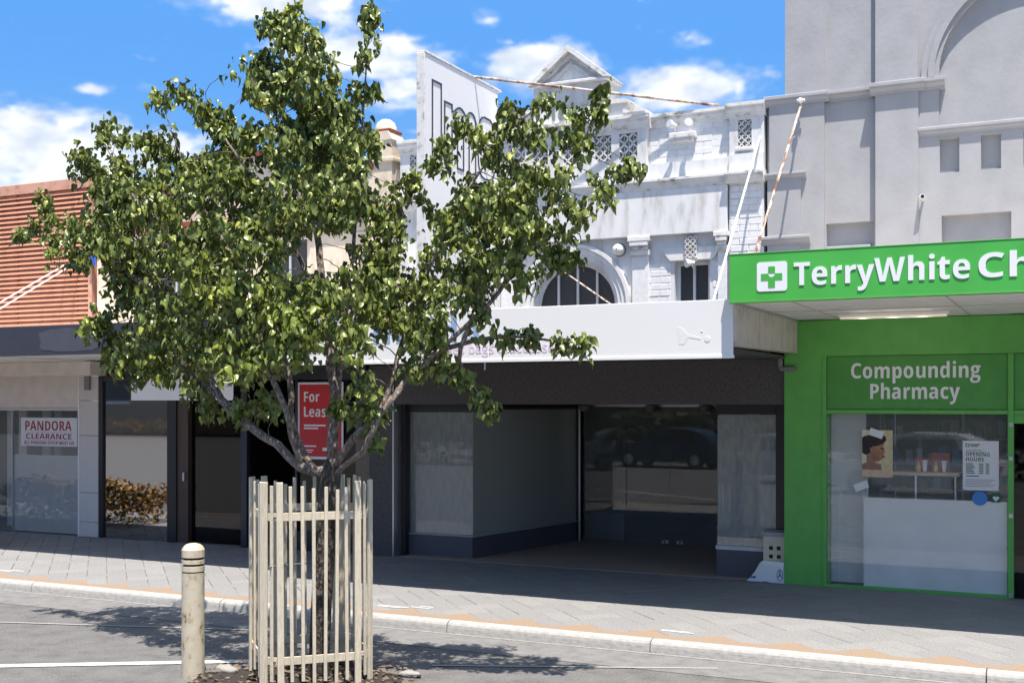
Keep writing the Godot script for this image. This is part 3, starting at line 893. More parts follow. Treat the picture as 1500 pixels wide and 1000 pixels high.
	for sd in [1.0, -1.0]:
		var f := func(v: float) -> float: return ax + (v - ax) * sd
		var a1: float = f.call(-5.78)
		var b1: float = f.call(-5.50)
		var b2: float = f.call(-5.26)
		box(s, minf(a1, b1), maxf(a1, b1), 6.1, 6.33, -0.30, 0.10)
		box(s, minf(b1, b2), maxf(b1, b2), 6.1, 6.19, -0.30, 0.09)
	part("parapet_block", s, wall, B)
	for sd in [1.0, -1.0]:
		var f := func(v: float) -> float: return ax + (v - ax) * sd
		for st in [[-5.80, -5.46, 6.33, 6.385], [-5.56, -5.24, 6.19, 6.24]]:
			var p0: float = f.call(st[0])
			var p1: float = f.call(st[1])
			var pts := PackedVector2Array([Vector2(p0, st[2]), Vector2(p1, st[2]), Vector2(p1, st[2] + 0.02), Vector2(lerpf(p0, p1, 0.75), st[3]), Vector2(p0, st[3])])
			s = begin()
			prism(s, pts, 2, -0.34, 0.14)
			part("scroll_step", s, M.white_weathered, B)
	s = begin()
	box(s, -6.93, -5.73, 6.66, 6.70, -0.32, 0.20, 0.006)
	prism(s, PackedVector2Array([Vector2(ax - 0.55, 6.70), Vector2(ax + 0.55, 6.70), Vector2(ax, 7.12)]), 2, -0.30, 0.08)
	part("pediment", s, wall, B)
	s = begin()
	# raking mouldings, two nested
	for q in [[0.62, 0.065, 0.22, 6.69, 7.18], [0.51, 0.045, 0.15, 6.71, 7.09], [0.33, 0.04, 0.11, 6.72, 6.98]]:
		var hw: float = q[0]
		var th: float = q[1]
		for sd in [-1.0, 1.0]:
			var run := Vector2(hw, q[4] - q[3]).normalized()
			var nrm := Vector2(run.y, -run.x) * th
			var p0 := Vector2(-hw, q[3])
			var p1 := Vector2(0, q[4])
			var drop := th / run.x
			var pts := PackedVector2Array()
			for p in [p0, p1, Vector2(0, q[4] - drop), Vector2(-hw + th / run.y, q[3])]:
				pts.append(Vector2(ax + p.x * -sd, p.y))
			prism(s, pts, 2, -0.32 if hw > 0.6 else 0.07, q[2])
	part("raking_moulding", s, M.white_weathered, B)
	for d in [["1", -6.64, -6.56], ["9", -6.50, -6.39], ["0", -6.345, -6.225], ["7", -6.18, -6.075]]:
		letters("numeral", d[0], d[1], d[2], 6.19, 0.2, 0.12, M.numeral_green, B, false, 0.02)
	# awning: roof, soffit, white fascia board
	s = begin()
	box(s, L - 0.05, -3.42, 3.20, 3.28, 0.0, 2.95)
	box(s, L - 0.05, -3.42, 2.86, 2.90, 0.0, 2.95)
	box(s, L - 0.05, -3.42, 2.90, 3.20, 2.90, 2.95)
	var aw2 := part("awning", s, M.black_render, B)
	s = begin()
	box(s, L - 0.06, -6.12, 2.775, 3.375, 2.951, 2.985, 0.004)
	box(s, -6.115, -3.28, 2.775, 3.378, 2.951, 2.985, 0.004)
	part("fascia", s, M.fascia_white, aw2)
	s = begin()
	box(s, L - 0.06, -3.272, 2.765, 2.80, 2.94, 2.996, 0.003)
	part("fascia_trim", s, M.fascia_white, aw2)
	s = begin()
	bar(s, Vector3(-6.22, 2.68, 2.9), Vector3(-6.22, 2.78, 2.9), 0.012)
	part("drip_pipe", s, M.aluminium, aw2)
	letters("lettering", "shoes bags & accessories", -6.85, -5.02, 2.865, 0.115, 2.985, M.faded_pink, aw2, true, 0.003)
	letters("lettering", "Imelda", -7.9, -6.25, 3.0, 0.27, 2.985, M.faded_blue, aw2, false, 0.003)
	s = begin()
	box(s, -3.62, -3.60, 3.05, 3.055, 2.985, 2.99)
	lathe(s, Vector3(-3.55, 2.97, 2.9845), [Vector2(0.0, 0.004), Vector2(0.03, 0.004), Vector2(0.03, 0.0)], 14, Vector3.BACK)
	prism(s, PackedVector2Array([Vector2(-3.86, 2.92), Vector2(-3.80, 2.92), Vector2(-3.76, 2.99), Vector2(-3.62, 2.965), Vector2(-3.62, 2.985), Vector2(-3.76, 3.02), Vector2(-3.84, 3.10), Vector2(-3.88, 3.10)]), 2, 2.984, 2.987)
	part("sign_ghost", s, M.faded_grey, aw2)
	# tie rods of the awning
	s = begin()
	bar(s, Vector3(-3.72, 5.70, 0.07), Vector3(-3.76, 3.28, 2.2), 0.014)
	part("tie_rod", s, M.white_rod, B)
	s = begin()
	bar(s, Vector3(-6.45, 4.10, 0.02), Vector3(-4.55, 3.30, 2.9), 0.011)
	part("tie_rod", s, M.rust_rod, B)
	# black shopfront: bulkhead, pillar, frames
	s = begin()
	box(s, -9.25, -3.425, 2.28, 2.86, -0.40, -0.05)
	part("bulkhead", s, M.black_render, B)
	s = begin()
	box(s, -9.74, -9.32, 0, 2.86, -0.6, -0.10)
	part("pillar", s, M.black_render, B)
	s = begin()
	box(s, -9.32, -9.295, 0, 2.6, -0.4, -0.095)
	part("pillar_strip", s, M.aluminium, B)
	for q in [[-9.294, -9.22, 0.0, 2.28, -0.5, -0.30], [-9.22, -7.66, 2.165, 2.28, -0.46, -0.38], [-3.60, -3.425, 0.0, 2.28, -0.5, -0.28], [-4.40, -3.60, 2.15, 2.28, -0.36, -0.26]]:
		s = begin()
		box(s, q[0], q[1], q[2], q[3], q[4], q[5])
		part("frame", s, M.black_frame, B)
	# left show window: plinth, floor, two panes meeting at the corner
	var cor := Vector2(-8.13, -0.41)
	var bk := Vector2(-7.64, -3.22)
	s = begin()
	prism(s, PackedVector2Array([Vector2(-9.22, -0.41), cor, bk, Vector2(-9.22, -3.22)]), 1, 0.0, 0.315)
	part("plinth", s, M.charcoal_tile, B)
	s = begin()
	prism(s, PackedVector2Array([Vector2(-9.22, -0.40), cor + Vector2(0.015, 0.015), bk + Vector2(0.02, 0), Vector2(-9.22, -3.22)]), 1, 0.315, 0.335)
	part("sill", s, M.grey_blind, B)
	s = begin()
	box(s, -9.218, -8.13, 0.336, 2.164, -0.43, -0.422)
	part("shop_pane", s, M.clear_glass, B)
	s = begin()
	prism(s, PackedVector2Array([cor + Vector2(0, -0.005), cor + Vector2(0.006, -0.005), bk + Vector2(0.006, 0), bk]), 1, 0.336, 2.2)
	part("shop_pane", s, M.dusty_glass, B)
	s = begin()
	prism(s, PackedVector2Array([cor, cor + Vector2(0.05, 0), bk + Vector2(0.05, 0), bk]), 1, 2.2, 2.28)
	part("frame", s, M.black_frame, B)
	s = begin()
	box(s, -7.66, -7.60, 0.0, 2.28, -3.26, -3.2)
	part("frame", s, M.black_frame, B)
	s = begin()
	bar(s, Vector3(-7.58, 0, -3.2), Vector3(-7.58, 2.26, -3.2), 0.022, 10)
	box(s, -7.60, -5.25, 2.235, 2.275, -3.33, -3.25)
	part("door_track", s, M.aluminium, B)
	# glass doors at the back of the entry, patch fittings, concealed lights
	for q in [[-7.55, -6.79], [-6.78, -6.04], [-6.035, -5.25]]:
		s = begin()
		box(s, q[0], q[1], 0.012, 2.23, -3.304, -3.294)
		part("glass_door", s, M.clear_glass, B)
	for q in [[-6.17, -6.05], [-5.92, -5.80]]:
		s = begin()
		box(s, q[0], q[1], 0.02, 0.075, -3.32, -3.278, 0.004)
		var pf := part("patch_fitting", s, M.aluminium, B)
		s = begin()
		lathe(s, Vector3((q[0] + q[1]) * 0.5, 0.047, -3.279), [Vector2(0, 0.006), Vector2(0.016, 0.006), Vector2(0.016, 0)], 12, Vector3.BACK)
		part("lock", s, M.black_frame, pf)
	# right show window
	s = begin()
	prism(s, PackedVector2Array([Vector2(-4.39, -0.28), Vector2(-3.60, -0.28), Vector2(-3.60, -3.3), Vector2(-5.24, -3.3)]), 1, 0.0, 0.36)
	part("plinth", s, M.charcoal_tile, B)
	s = begin()
	prism(s, PackedVector2Array([Vector2(-4.40, -0.27), Vector2(-3.60, -0.27), Vector2(-3.60, -0.4), Vector2(-4.43, -0.4)]), 1, 0.36, 0.41)
	part("sill", s, M.show_board, B)
	s = begin()
	box(s, -4.39, -3.602, 0.411, 2.149, -0.315, -0.305)
	part("shop_pane", s, M.clear_glass, B)
	s = begin()
	prism(s, PackedVector2Array([Vector2(-4.395, -0.32), Vector2(-4.387, -0.32), Vector2(-5.232, -3.29), Vector2(-5.24, -3.29)]), 1, 0.37, 2.27)
	part("shop_pane", s, M.clear_glass, B)
	# inside: floor, ceiling, back and side walls, window backs
	s = begin()
	box(s, -9.2, -3.6, -0.10, 0.004, -8.7, -0.12)
	part("entry_floor", s, M.entry_tile, B)
	s = begin()
	box(s, -9.2, -3.6, 2.282, 2.36, -8.7, -0.401)
	box(s, -9.2, -3.6, 0.004, 2.282, -8.79, -8.7)
	box(s, -9.24, -9.2, 0.336, 2.282, -8.7, -0.45)
	box(s, -3.60, -3.56, 0.41, 2.282, -8.7, -0.45)
	box(s, -5.2, -3.6, 0.365, 2.282, -3.35, -3.31)
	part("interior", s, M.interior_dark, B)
	s = begin()
	box(s, -9.199, -8.45, 0.337, 2.28, -2.5, -2.4)
	box(s, -4.20, -3.62, 0.365, 2.28, -1.2, -1.1)
	part("window_back", s, M.interior_grey, B)
	# whitewash smeared on the inside of the two panes that face the street
	for q in [[-9.21, -8.145, 0.345, 2.16, -0.444], [-4.385, -3.605, 0.415, 2.145, -0.33]]:
		s = begin()
		box(s, q[0], q[1], q[2], q[3], q[4] - 0.003, q[4])
		part("whitewash", s, M.window_wash, B)
	s = begin()
	prism(s, PackedVector2Array([Vector2(-7.6, -3.5), Vector2(-6.9, -3.5), Vector2(-6.2, -7.2), Vector2(-7.6, -7.2)]), 1, 0.005, 0.45)
	box(s, -6.1, -3.7, 0.005, 0.16, -6.2, -5.9)
	part("display_plinth", s, M.charcoal_tile, B)
	# downlights and a sprinkler pipe above the doors
	for dl in [-7.45, -6.3, -5.4]:
		s = begin()
		lathe(s, Vector3(dl, 2.16, -3.1), [Vector2(0.0, 0.0), Vector2(0.06, 0.0), Vector2(0.095, 0.10), Vector2(0.0, 0.119)], 14)
		part("downlight", s, M.grey_plastic, B)

# ------------------------------------------------------------------ pharmacy
func cornice_piece(x0: float, x1: float, z0: float, y0: float, y1: float, out: float, parent: Node3D, called := "cornice") -> void:
	var s := begin()
	var h := y1 - y0
	mould(s, [Vector2(z0 - 0.12, y0), Vector2(z0 + out * 0.25, y0), Vector2(z0 + out * 0.3, y0 + h * 0.2), Vector2(z0 + out * 0.45, y0 + h * 0.32), Vector2(z0 + out * 0.72, y0 + h * 0.46), Vector2(z0 + out * 0.8, y0 + h * 0.62), Vector2(z0 + out, y0 + h * 0.66), Vector2(z0 + out, y0 + h * 0.92), Vector2(z0 + out * 0.6, y1), Vector2(z0 - 0.12, y1)], x0, x1)
	part(called, s, M.pharmacy_render, parent)

func pharmacy() -> void:
	var B := thing("pharmacy_building", "tall pale grey rendered building with pilasters above a bright green pharmacy shopfront", "building", Vector3(-1.5, 0, -1))
	var g: Material = M.pharmacy_render
	var X1 := 4.0
	var s := begin()
	# main wall behind everything, with blind recesses left open
	box(s, -3.64, -2.29, 4.54, 6.06, -0.4, 0.0)
	box(s, -3.64, -2.90, 3.345, 4.54, -0.4, 0.0)
	box(s, -2.90, -2.32, 3.345, 4.54, -0.4, -0.09)
	box(s, -2.32, -2.29, 3.345, 4.54, -0.4, 0.0)
	box(s, -3.40, -2.29, 6.06, 9.6, -0.4, 0.03)
	part("wall", s, g, B)
	s = begin()
	box(s, -2.90, -2.36, 4.19, 4.255, -0.09, 0.01, 0.005)
	part("blind_sill", s, g, B)
	# right-hand wall with niches, blind panel and the arched panel
	s = begin()
	var zf := 0.06
	var niches := [[-1.55, -1.33], [-1.09, -0.87], [-0.63, -0.41], [-0.17, 0.05], [0.29, 0.51], [0.75, 0.97]]
	box(s, -1.79, X1, 4.54, 5.05, -0.4, zf)
	box(s, -1.79, X1, 5.46, 5.62, -0.4, zf)
	var x := -1.79
	for q in niches:
		box(s, x, q[0], 5.05, 5.46, -0.4, zf)
		box(s, q[0], q[1], 5.05, 5.46, -0.4, zf - 0.075)
		x = q[1]
	box(s, x, X1, 5.05, 5.46, -0.4, zf)
	box(s, -1.79, -1.53, 3.345, 4.54, -0.4, zf)
	box(s, -1.53, -0.76, 3.345, 4.54, -0.4, zf - 0.1)
	box(s, -0.76, 0.1, 3.345, 4.54, -0.4, zf)
	box(s, 0.1, 0.87, 3.345, 4.54, -0.4, zf - 0.1)
	box(s, 0.87, X1, 3.345, 4.54, -0.4, zf)
	part("wall", s, g, B)
	s = begin()
	var c := Vector2(-0.44, 6.2)
	var r := 1.12
	var pts := PackedVector2Array([Vector2(-1.79, 9.6), Vector2(-1.79, 5.62), Vector2(c.x - r, 5.62)])
	pts.append_array(arc_points(c, r, PI, 0.0, 30))
	pts.append_array(PackedVector2Array([Vector2(c.x + r, 5.62), Vector2(X1, 5.62), Vector2(X1, 9.6)]))
	prism(s, pts, 2, -0.4, zf)
	box(s, c.x - r, c.x + r, 5.62, 6.2 + r, -0.39, zf - 0.05)
	part("arched_wall", s, g, B)
	s = begin()
	arch(s, c, 1.12, 1.17, -0.05, zf + 0.03)
	arch(s, c, 1.17, 1.24, -0.05, zf + 0.06)
	arch(s, c, 1.24, 1.32, -0.05, zf + 0.035)
	part("arch_moulding", s, g, B)
	# pilasters
	s = begin()
	box(s, -3.50, -2.915, 3.345, 6.06, -0.1, 0.06)
	box(s, -3.40, -2.915, 6.19, 9.6, -0.1, 0.07)
	part("pilaster", s, g, B)
	s = begin()
	box(s, -3.62, -3.20, 3.345, 4.30, -0.1, 0.095)
	box(s, -3.62, -3.20, 4.41, 5.13, -0.1, 0.09)
	box(s, -3.60, -3.22, 5.21, 6.06, -0.1, 0.075)
	part("pilaster_strip", s, g, B)
	s = begin()
	box(s, -2.29, -1.79, 3.345, 6.06, -0.1, 0.10)
	box(s, -2.29, -1.79, 6.19, 9.6, -0.1, 0.11)
	part("pilaster", s, g, B)
	# cornices and ledges
	cornice_piece(-3.66, -2.86, 0.06, 6.06, 6.19, 0.065, B)
	cornice_piece(-2.86, -2.35, 0.0, 6.062, 6.188, 0.085, B)
	cornice_piece(-2.35, -1.71, 0.10, 6.06, 6.20, 0.075, B)
	cornice_piece(-1.71, -1.49, 0.06, 6.062, 6.198, 0.09, B)
	cornice_piece(-3.69, -3.13, 0.085, 5.13, 5.21, 0.055, B, "ledge")
	cornice_piece(-3.69, -3.08, 0.09, 4.30, 4.41, 0.065, B, "ledge")
	cornice_piece(-1.79, X1, 0.06, 5.50, 5.61, 0.05, B, "ledge")
	# body behind
	s = begin()
	box(s, -3.39, X1 - 0.01, 9.3, 9.55, -9, -0.41)
	box(s, -3.39, -3.2, 5.0, 9.3, -9, -0.41)
	box(s, -3.39, -3.3, 0, 5.0, -9, -0.41)
	box(s, X1 - 0.2, X1 - 0.01, 0, 9.3, -9, -0.41)
	part("side_wall", s, g, B)
	# tie rod with its wall plate
	s = begin()
	bar(s, Vector3(-3.18, 6.06, 0.12), Vector3(-3.18, 3.75, 2.62), 0.015)
	var rod := part("tie_rod", s, M.rust_rod, B)
	s = begin()
	lathe(s, Vector3(-3.18, 6.07, 0.19), [Vector2(0, 0.035), Vector2(0.02, 0.035), Vector2(0.036, 0.015), Vector2(0.036, 0.0)], 10, Vector3.BACK)
	bar(s, Vector3(-3.23, 6.08, 0.16), Vector3(-3.13, 6.08, 0.16), 0.02)
	part("rod_plate", s, M.white_rod, rod)
	# awning
	s = begin()
	box(s, -3.26, X1, 3.345, 3.40, 0.0, 3.09)
	var aw := part("awning", s, M.soffit, B)
	s = begin()
	box(s, -3.26, X1, 3.70, 3.76, 0.0, 3.05)
	box(s, -3.26, -3.20, 3.40, 3.70, 0.0, 3.05)
	part("awning_roof", s, M.awning_side, aw)
	s = begin()
	# sloping side beam, deeper towards the wall
	prism(s, PackedVector2Array([Vector2(0.0, 2.95), Vector2(2.92, 2.93), Vector2(2.96, 3.02), Vector2(2.96, 3.335), Vector2(0.0, 3.335)]), 0, -3.40, -3.262)
	prism(s, PackedVector2Array([Vector2(0.02, 2.93), Vector2(2.90, 2.905), Vector2(2.90, 2.93), Vector2(0.02, 2.95)]), 0, -3.42, -3.25)
	part("side_beam", s, M.awning_side, aw)
	s = begin()
	box(s, -3.255, -3.225, 3.325, 3.344, 0.0, 3.06, 0.003)
	part("soffit_trim", s, M.aluminium, aw)
	s = begin()
	box(s, -2.72, -2.70, 3.34, 3.344, 0.05, 3.05)
	box(s, -1.22, -1.20, 3.34, 3.344, 0.05, 3.05)
	box(s, 0.3, 0.32, 3.34, 3.344, 0.05, 3.05)
	box(s, -3.2, X1, 3.338, 3.3435, 1.5, 1.515)
	part("soffit_batten", s, M.awning_side, aw)
	# green shopfront wall
	s = begin()
	box(s, -3.425, -2.90, 0.0, 3.335, -0.45, 0.0)
	box(s, -2.90, X1, 2.885, 3.335, -0.45, 0.0)
	part("shopfront_wall", s, M.green_wall, B)
	s = begin()
	box(s, -2.95, -2.90, 0.0, 2.885, 0.0, 0.012, 0.003)
	box(s, -2.90, -0.80, 2.165, 2.215, -0.08, 0.008, 0.004)
	box(s, -0.80, -0.735, 0.0, 2.885, -0.10, 0.014, 0.005)
	box(s, -0.735, 0.5, 2.165, 2.215, -0.08, 0.008, 0.004)
	box(s, 0.5, 0.57, 0.0, 2.885, -0.10, 0.014, 0.005)
	box(s, 0.57, X1, 0.0, 2.885, -0.45, -0.001)
	box(s, -2.90, -0.80, 0.0, 0.03, -0.08, 0.006)
	part("shopfront_frame", s, M.green_wall, B)
	for y in [0.02, 0.95, 1.62, 2.02]:
		s = begin()
		box(s, -0.79, -0.745, y, y + 0.05, 0.014, 0.02, 0.002)
		part("hinge", s, M.aluminium, B)
	s = begin()
	box(s, -2.895, -0.805, 2.22, 2.88, -0.07, -0.025)
	var sp := part("sign_panel", s, M.green_panel, B)
	letters("lettering", "Compounding", -2.60, -1.10, 2.60, 0.185, -0.025, M.sign_white, sp, true, 0.006)
	letters("lettering", "Pharmacy", -2.37, -1.33, 2.345, 0.185, -0.025, M.sign_white, sp, true, 0.006)
	s = begin()
	box(s, -0.73, 0.495, 2.22, 2.88, -0.07, -0.025)
	part("sign_panel", s, M.green_panel, B)
	s = begin()
	box(s, -0.733, 0.498, 2.06, 2.164, -0.07, -0.012)
	part("door_header", s, M.green_wall, B)
	s = begin()
	box(s, -2.898, -0.802, 0.032, 2.163, -0.056, -0.048)
	part("shop_window", s, M.clear_glass, B)
	s = begin()
	box(s, -0.733, 0.498, 0.012, 2.058, -0.056, -0.048)
	part("glass_door", s, M.tinted_glass, B)
	# frosted lower film with its flat top edge, display board at the left
	s = begin()
	box(s, -2.455, -0.81, 0.034, 1.13, -0.068, -0.062)
	part("frosted_film", s, M.frosted_film, B)
	s = begin()
	box(s, -2.89, -2.46, 0.034, 2.16, -0.30, -0.27)
	var bd := part("display_board", s, M.show_board, B)
	s = begin()
	for k in 7:
		var y := 0.16 + k * 0.14 + 0.02 * sin(k * 2.3)
		bar(s, Vector3(-2.885, y, -0.266), Vector3(-2.47, y + 0.05 * sin(k * 1.7), -0.266), 0.006, 6)
	box(s, -2.50, -2.46, 0.04, 1.2, -0.268, -0.255)
	box(s, -2.79, -2.775, 0.04, 1.2, -0.268, -0.262)
	part("batten", s, M.paper, bd)
	# interior
	s = begin()
	box(s, -3.28, X1 - 0.21, -0.1, 0.006, -8.8, -0.10)
	box(s, -3.28, X1 - 0.21, 2.886, 2.98, -8.8, -0.46)
	box(s, -3.28, X1 - 0.21, 0.006, 2.886, -8.9, -8.8)
	part("interior", s, M.interior_dark, B)
	# elbow pipe at the corner
	s = begin()
	tube(s, [Vector3(-3.47, 2.90, 0.03), Vector3(-3.47, 2.76, 0.03), Vector3(-3.455, 2.735, 0.035), Vector3(-3.42, 2.73, 0.04), Vector3(-3.27, 2.735, 0.045)], [0.03, 0.03, 0.033, 0.033, 0.033], 10)
	part("elbow_pipe", s, M.grey_plastic, B)
	# things in the window
	var un := thing("shelving_unit", "dim shelving unit of packets deep inside the pharmacy", "shelves", Vector3(-1.4, 0, -2.4))
	s = begin()
	for k in 6:
		box(s, -2.6, -0.4, 0.35 + k * 0.36, 0.375 + k * 0.36, -2.75, -2.45)
	for px in [-2.62, -1.52, -0.42]:
		box(s, px, px + 0.03, 0.0, 2.3, -2.76, -2.44)
	part("rack", s, M.show_board, un)
	var cols := [M.product_purple, M.white_plastic, M.product_yellow, M.sticker_blue, M.paper, M.product_red]
	var packs := []
	for pm in cols:
		s = begin()
		box(s, -0.045, 0.045, 0.0, 0.17, -0.06, 0.06)
		packs.append(done(s, pm))
	for k in 5:
		var px := -2.55
		while px < -0.5:
			share("packet", packs[rng.randi() % 6], Transform3D(Basis.from_scale(Vector3(rng.randf_range(0.7, 1.3), rng.randf_range(0.7, 1.4), 1.0)), Vector3(px, 0.735 + k * 0.36, -2.53)), un)
			px += rng.randf_range(0.11, 0.22)
	s = begin()
	box(s, -2.46, -1.35, 1.405, 1.45, -0.60, -0.22, 0.004)
	box(s, -2.46, -1.35, 0.85, 0.88, -0.60, -0.24, 0.004)
	var sh := solo("display_shelf", s, M.shelf_wood, "wooden display shelf inside the pharmacy window carrying red cards", "shelf")
	for px in [-2.44, -1.86, -1.40]:
		s = begin()
		bar(s, Vector3(px, 0.01, -0.24), Vector3(px, 1.405, -0.24), 0.013)
		part("post", s, M.white_plastic, sh)
	for q in [[-1.88, -1.71, 1.45, 1.63, "narrower red product card holding a yellow bottle and a white tube"], [-1.69, -1.47, 1.45, 1.69, "wider red product card holding two pale bottles beside the notice"]]:
		var o := thing("product_card", q[4], "product display", Vector3((q[0] + q[1]) * 0.5, 1.45, -0.3), "red product cards on the window shelf")
		s = begin()
		box(s, q[0], q[1], q[2], q[3], -0.33, -0.31, 0.003)
		part("card", s, M.product_red, o)
		for k in 2:
			s = begin(true)
			var bx := lerpf(q[0], q[1], 0.28 + 0.44 * k)
			if k == 0:
				lathe(s, Vector3(bx, 1.451, -0.27), [Vector2(0.0, 0.0), Vector2(0.026, 0.0), Vector2(0.028, 0.07), Vector2(0.012, 0.095), Vector2(0.012, 0.13), Vector2(0.0, 0.13)], 14)
			else:
				lathe(s, Vector3(bx, 1.451, -0.27), [Vector2(0.0, 0.0), Vector2(0.02, 0.0), Vector2(0.022, 0.02), Vector2(0.036, 0.145), Vector2(0.0, 0.145)], 14)
			part("bottle" if k == 0 else "tube", s, M.product_yellow if k == 0 else M.white_plastic, o)
	for j in 2:
		for i in 3:
			s = begin()
			var bx := -1.74 + i * 0.112
			var by := 0.881 + j * 0.118
			box(s, bx, bx + 0.105, by, by + 0.115, -0.36, -0.26, 0.004)
			solo("product_box", s, M.product_purple, "%s pale violet product box in the %s row on the pharmacy shelf" % [["left", "middle", "right"][i], ["lower", "upper"][j]], "box", "violet boxes on the pharmacy shelf")

# ------------------------------------------------------------------ cream building
func finial(x: float, y: float, z: float, B: Node3D) -> void:
	var s := begin()
	box(s, x - 0.21, x + 0.21, 2.9, y, z - 0.25, z + 0.1)
	box(s, x - 0.25, x + 0.25, y - 0.32, y - 0.26, z - 0.28, z + 0.14, 0.01)
	var p := part("pier", s, M.cream_wall, B)
	s = begin()
	prism(s, PackedVector2Array([Vector2(x - 0.23, y), Vector2(x + 0.23, y), Vector2(x + 0.155, y + 0.13), Vector2(x - 0.155, y + 0.13)]), 2, z - 0.27, z + 0.12)
	part("pier_cap", s, M.cream_wall, p)
	s = begin()
	box(s, x - 0.18, x + 0.18, y + 0.13, y + 0.175, z - 0.26, z + 0.10, 0.012)
	part("red_band", s, M.red_trim, p)
	s = begin(true)
	lathe(s, Vector3(x, y + 0.175, z - 0.08), [Vector2(0.165, 0.0), Vector2(0.16, 0.05), Vector2(0.13, 0.12), Vector2(0.07, 0.165), Vector2(0.0, 0.175)], 20)
	part("dome", s, M.cream_wall, p)

func cream_building() -> void:
	var B := thing("cream_building", "cream building with red trim and domed pier behind the tree, black framed shopfront below", "building", Vector3(-12.2, 0, -1))
	var L := -15.10
	var R := -9.13
	var s := begin()
	box(s, L, R, 4.9, 5.75, -0.4, 0.0)
	for q in [[L, -13.9], [-13.1, -11.6], [-10.8, R]]:
		box(s, q[0], q[1], 2.9, 4.9, -0.4, 0.0)
	for q in [[-13.9, -13.1], [-11.6, -10.8]]:
		box(s, q[0], q[1], 2.9, 3.75, -0.4, -0.0005)
	prism(s, PackedVector2Array([Vector2(-13.3, 5.75), Vector2(-11.1, 5.75), Vector2(-11.5, 6.1), Vector2(-12.2, 6.35), Vector2(-12.9, 6.1)]), 2, -0.35, 0.0)
	part("wall", s, M.cream_wall, B)
	s = begin()
	mould(s, [Vector2(-0.42, 5.75), Vector2(0.06, 5.75), Vector2(0.14, 5.80), Vector2(0.14, 5.85), Vector2(-0.42, 5.88)], L, -13.3)
	mould(s, [Vector2(-0.42, 5.75), Vector2(0.06, 5.75), Vector2(0.14, 5.80), Vector2(0.14, 5.85), Vector2(-0.42, 5.88)], -11.1, R - 0.4)
	mould(s, [Vector2(-0.1, 5.12), Vector2(0.05, 5.12), Vector2(0.12, 5.17), Vector2(0.12, 5.24), Vector2(-0.1, 5.26)], L, R)
	part("red_cornice", s, M.red_trim, B)
	s = begin()
	for q in [[-13.3, 5.75, -12.9, 6.1], [-12.9, 6.1, -12.2, 6.35], [-12.2, 6.35, -11.5, 6.1], [-11.5, 6.1, -11.1, 5.75]]:
		prism(s, PackedVector2Array([Vector2(q[0], q[1]), Vector2(q[2], q[3]), Vector2(q[2], q[3] + 0.1), Vector2(q[0], q[1] + 0.1)]), 2, -0.4, 0.1)
	part("gable_coping", s, M.red_trim, B)
	for q in [[-13.9, -13.1], [-11.6, -10.8]]:
		sash(q[0], q[1], 3.75, 4.9, -0.12, B)
		for hy in [[4.9, 5.0], [3.67, 3.75]]:
			s = begin()
			box(s, q[0] - 0.1, q[1] + 0.1, hy[0], hy[1], -0.05, 0.09, 0.006)
			part("red_band", s, M.red_trim, B)
	finial(-9.42, 6.2, 0.0, B)
	finial(-14.85, 5.9, 0.0, B)
	s = begin()
	box(s, L + 0.01, R - 0.01, 5.0, 5.2, -9, -0.41)
	box(s, L + 0.01, R - 0.01, 0, 5.0, -9.1, -9)
	part("roof", s, M.interior_dark, B)
	# navy awning fascia continues along this front
	s = begin()
	box(s, L + 0.05, R - 0.004, 3.02, 3.06, 0.0, 2.55)
	box(s, L + 0.05, R - 0.004, 3.34, 3.40, 0.0, 2.55)
	var aw := part("awning", s, M.soffit, B)
	s = begin()
	box(s, L + 0.06, R - 0.02, 2.99, 3.42, 2.551, 2.60, 0.006)
	part("fascia", s, M.navy, aw)
	# black shopfront
	s = begin()
	box(s, L - 0.04, -15.06, 0, 3.0, -0.4, -0.02)
	box(s, -15.06, -9.75, 2.66, 3.0, -0.4, -0.03)
	box(s, -13.64, -13.45, 0, 2.66, -0.4, -0.03)
	box(s, -10.22, -9.75, 0.0, 0.30, -0.3, -0.08)
	box(s, -11.05, -10.22, 0.0, 0.30, -0.3, -0.08)
	part("shopfront_frame", s, M.black_frame, B)
	s = begin()
	box(s, -13.45, -13.22, 0, 2.66, -0.3, -0.06)
	part("door_jamb", s, M.timber_brown, B)
	s = begin()
	box(s, -13.31, -13.27, 1.02, 1.16, -0.06, -0.02, 0.004)
	part("door_handle", s, M.aluminium, B)
	s = begin()
	box(s, -15.055, -13.645, 0.01, 2.655, -0.07, -0.06)
	part("shop_pane", s, M.mirror_film, B)
	s = begin()
	box(s, -13.215, -12.105, 0.02, 2.655, -0.16, -0.15)
	part("glass_door", s, M.tinted_glass, B)
	s = begin()
	box(s, -12.10, -11.98, 0, 2.66, -0.12, 0.0, 0.015)
	part("post", s, M.dark_metal, B)
	s = begin()
	box(s, -11.97, -11.10, 0.02, 2.655, -1.2, -1.19)
	part("glass_door", s, M.tinted_glass, B)
	s = begin()
	bar(s, Vector3(-11.75, 0.9, -1.12), Vector3(-11.75, 1.5, -1.12), 0.02)
	part("door_handle", s, M.aluminium, B)
	s = begin()
	box(s, -11.09, -11.05, 0, 2.66, -1.2, -0.08)
	part("post", s, M.black_frame, B)
	s = begin()
	box(s, -11.045, -9.76, 0.305, 2.655, -0.13, -0.12)
	part("shop_pane", s, M.tinted_glass, B)
	s = begin()
	box(s, L + 0.02, -9.5, -0.1, 0.006, -8.9, -0.05)
	box(s, L + 0.02, -9.5, 3.0, 3.1, -8.9, -0.41)
	box(s, -9.62, -9.5, 0.0, 3.0, -8.9, -0.61)
	part("interior", s, M.interior_dark, B)

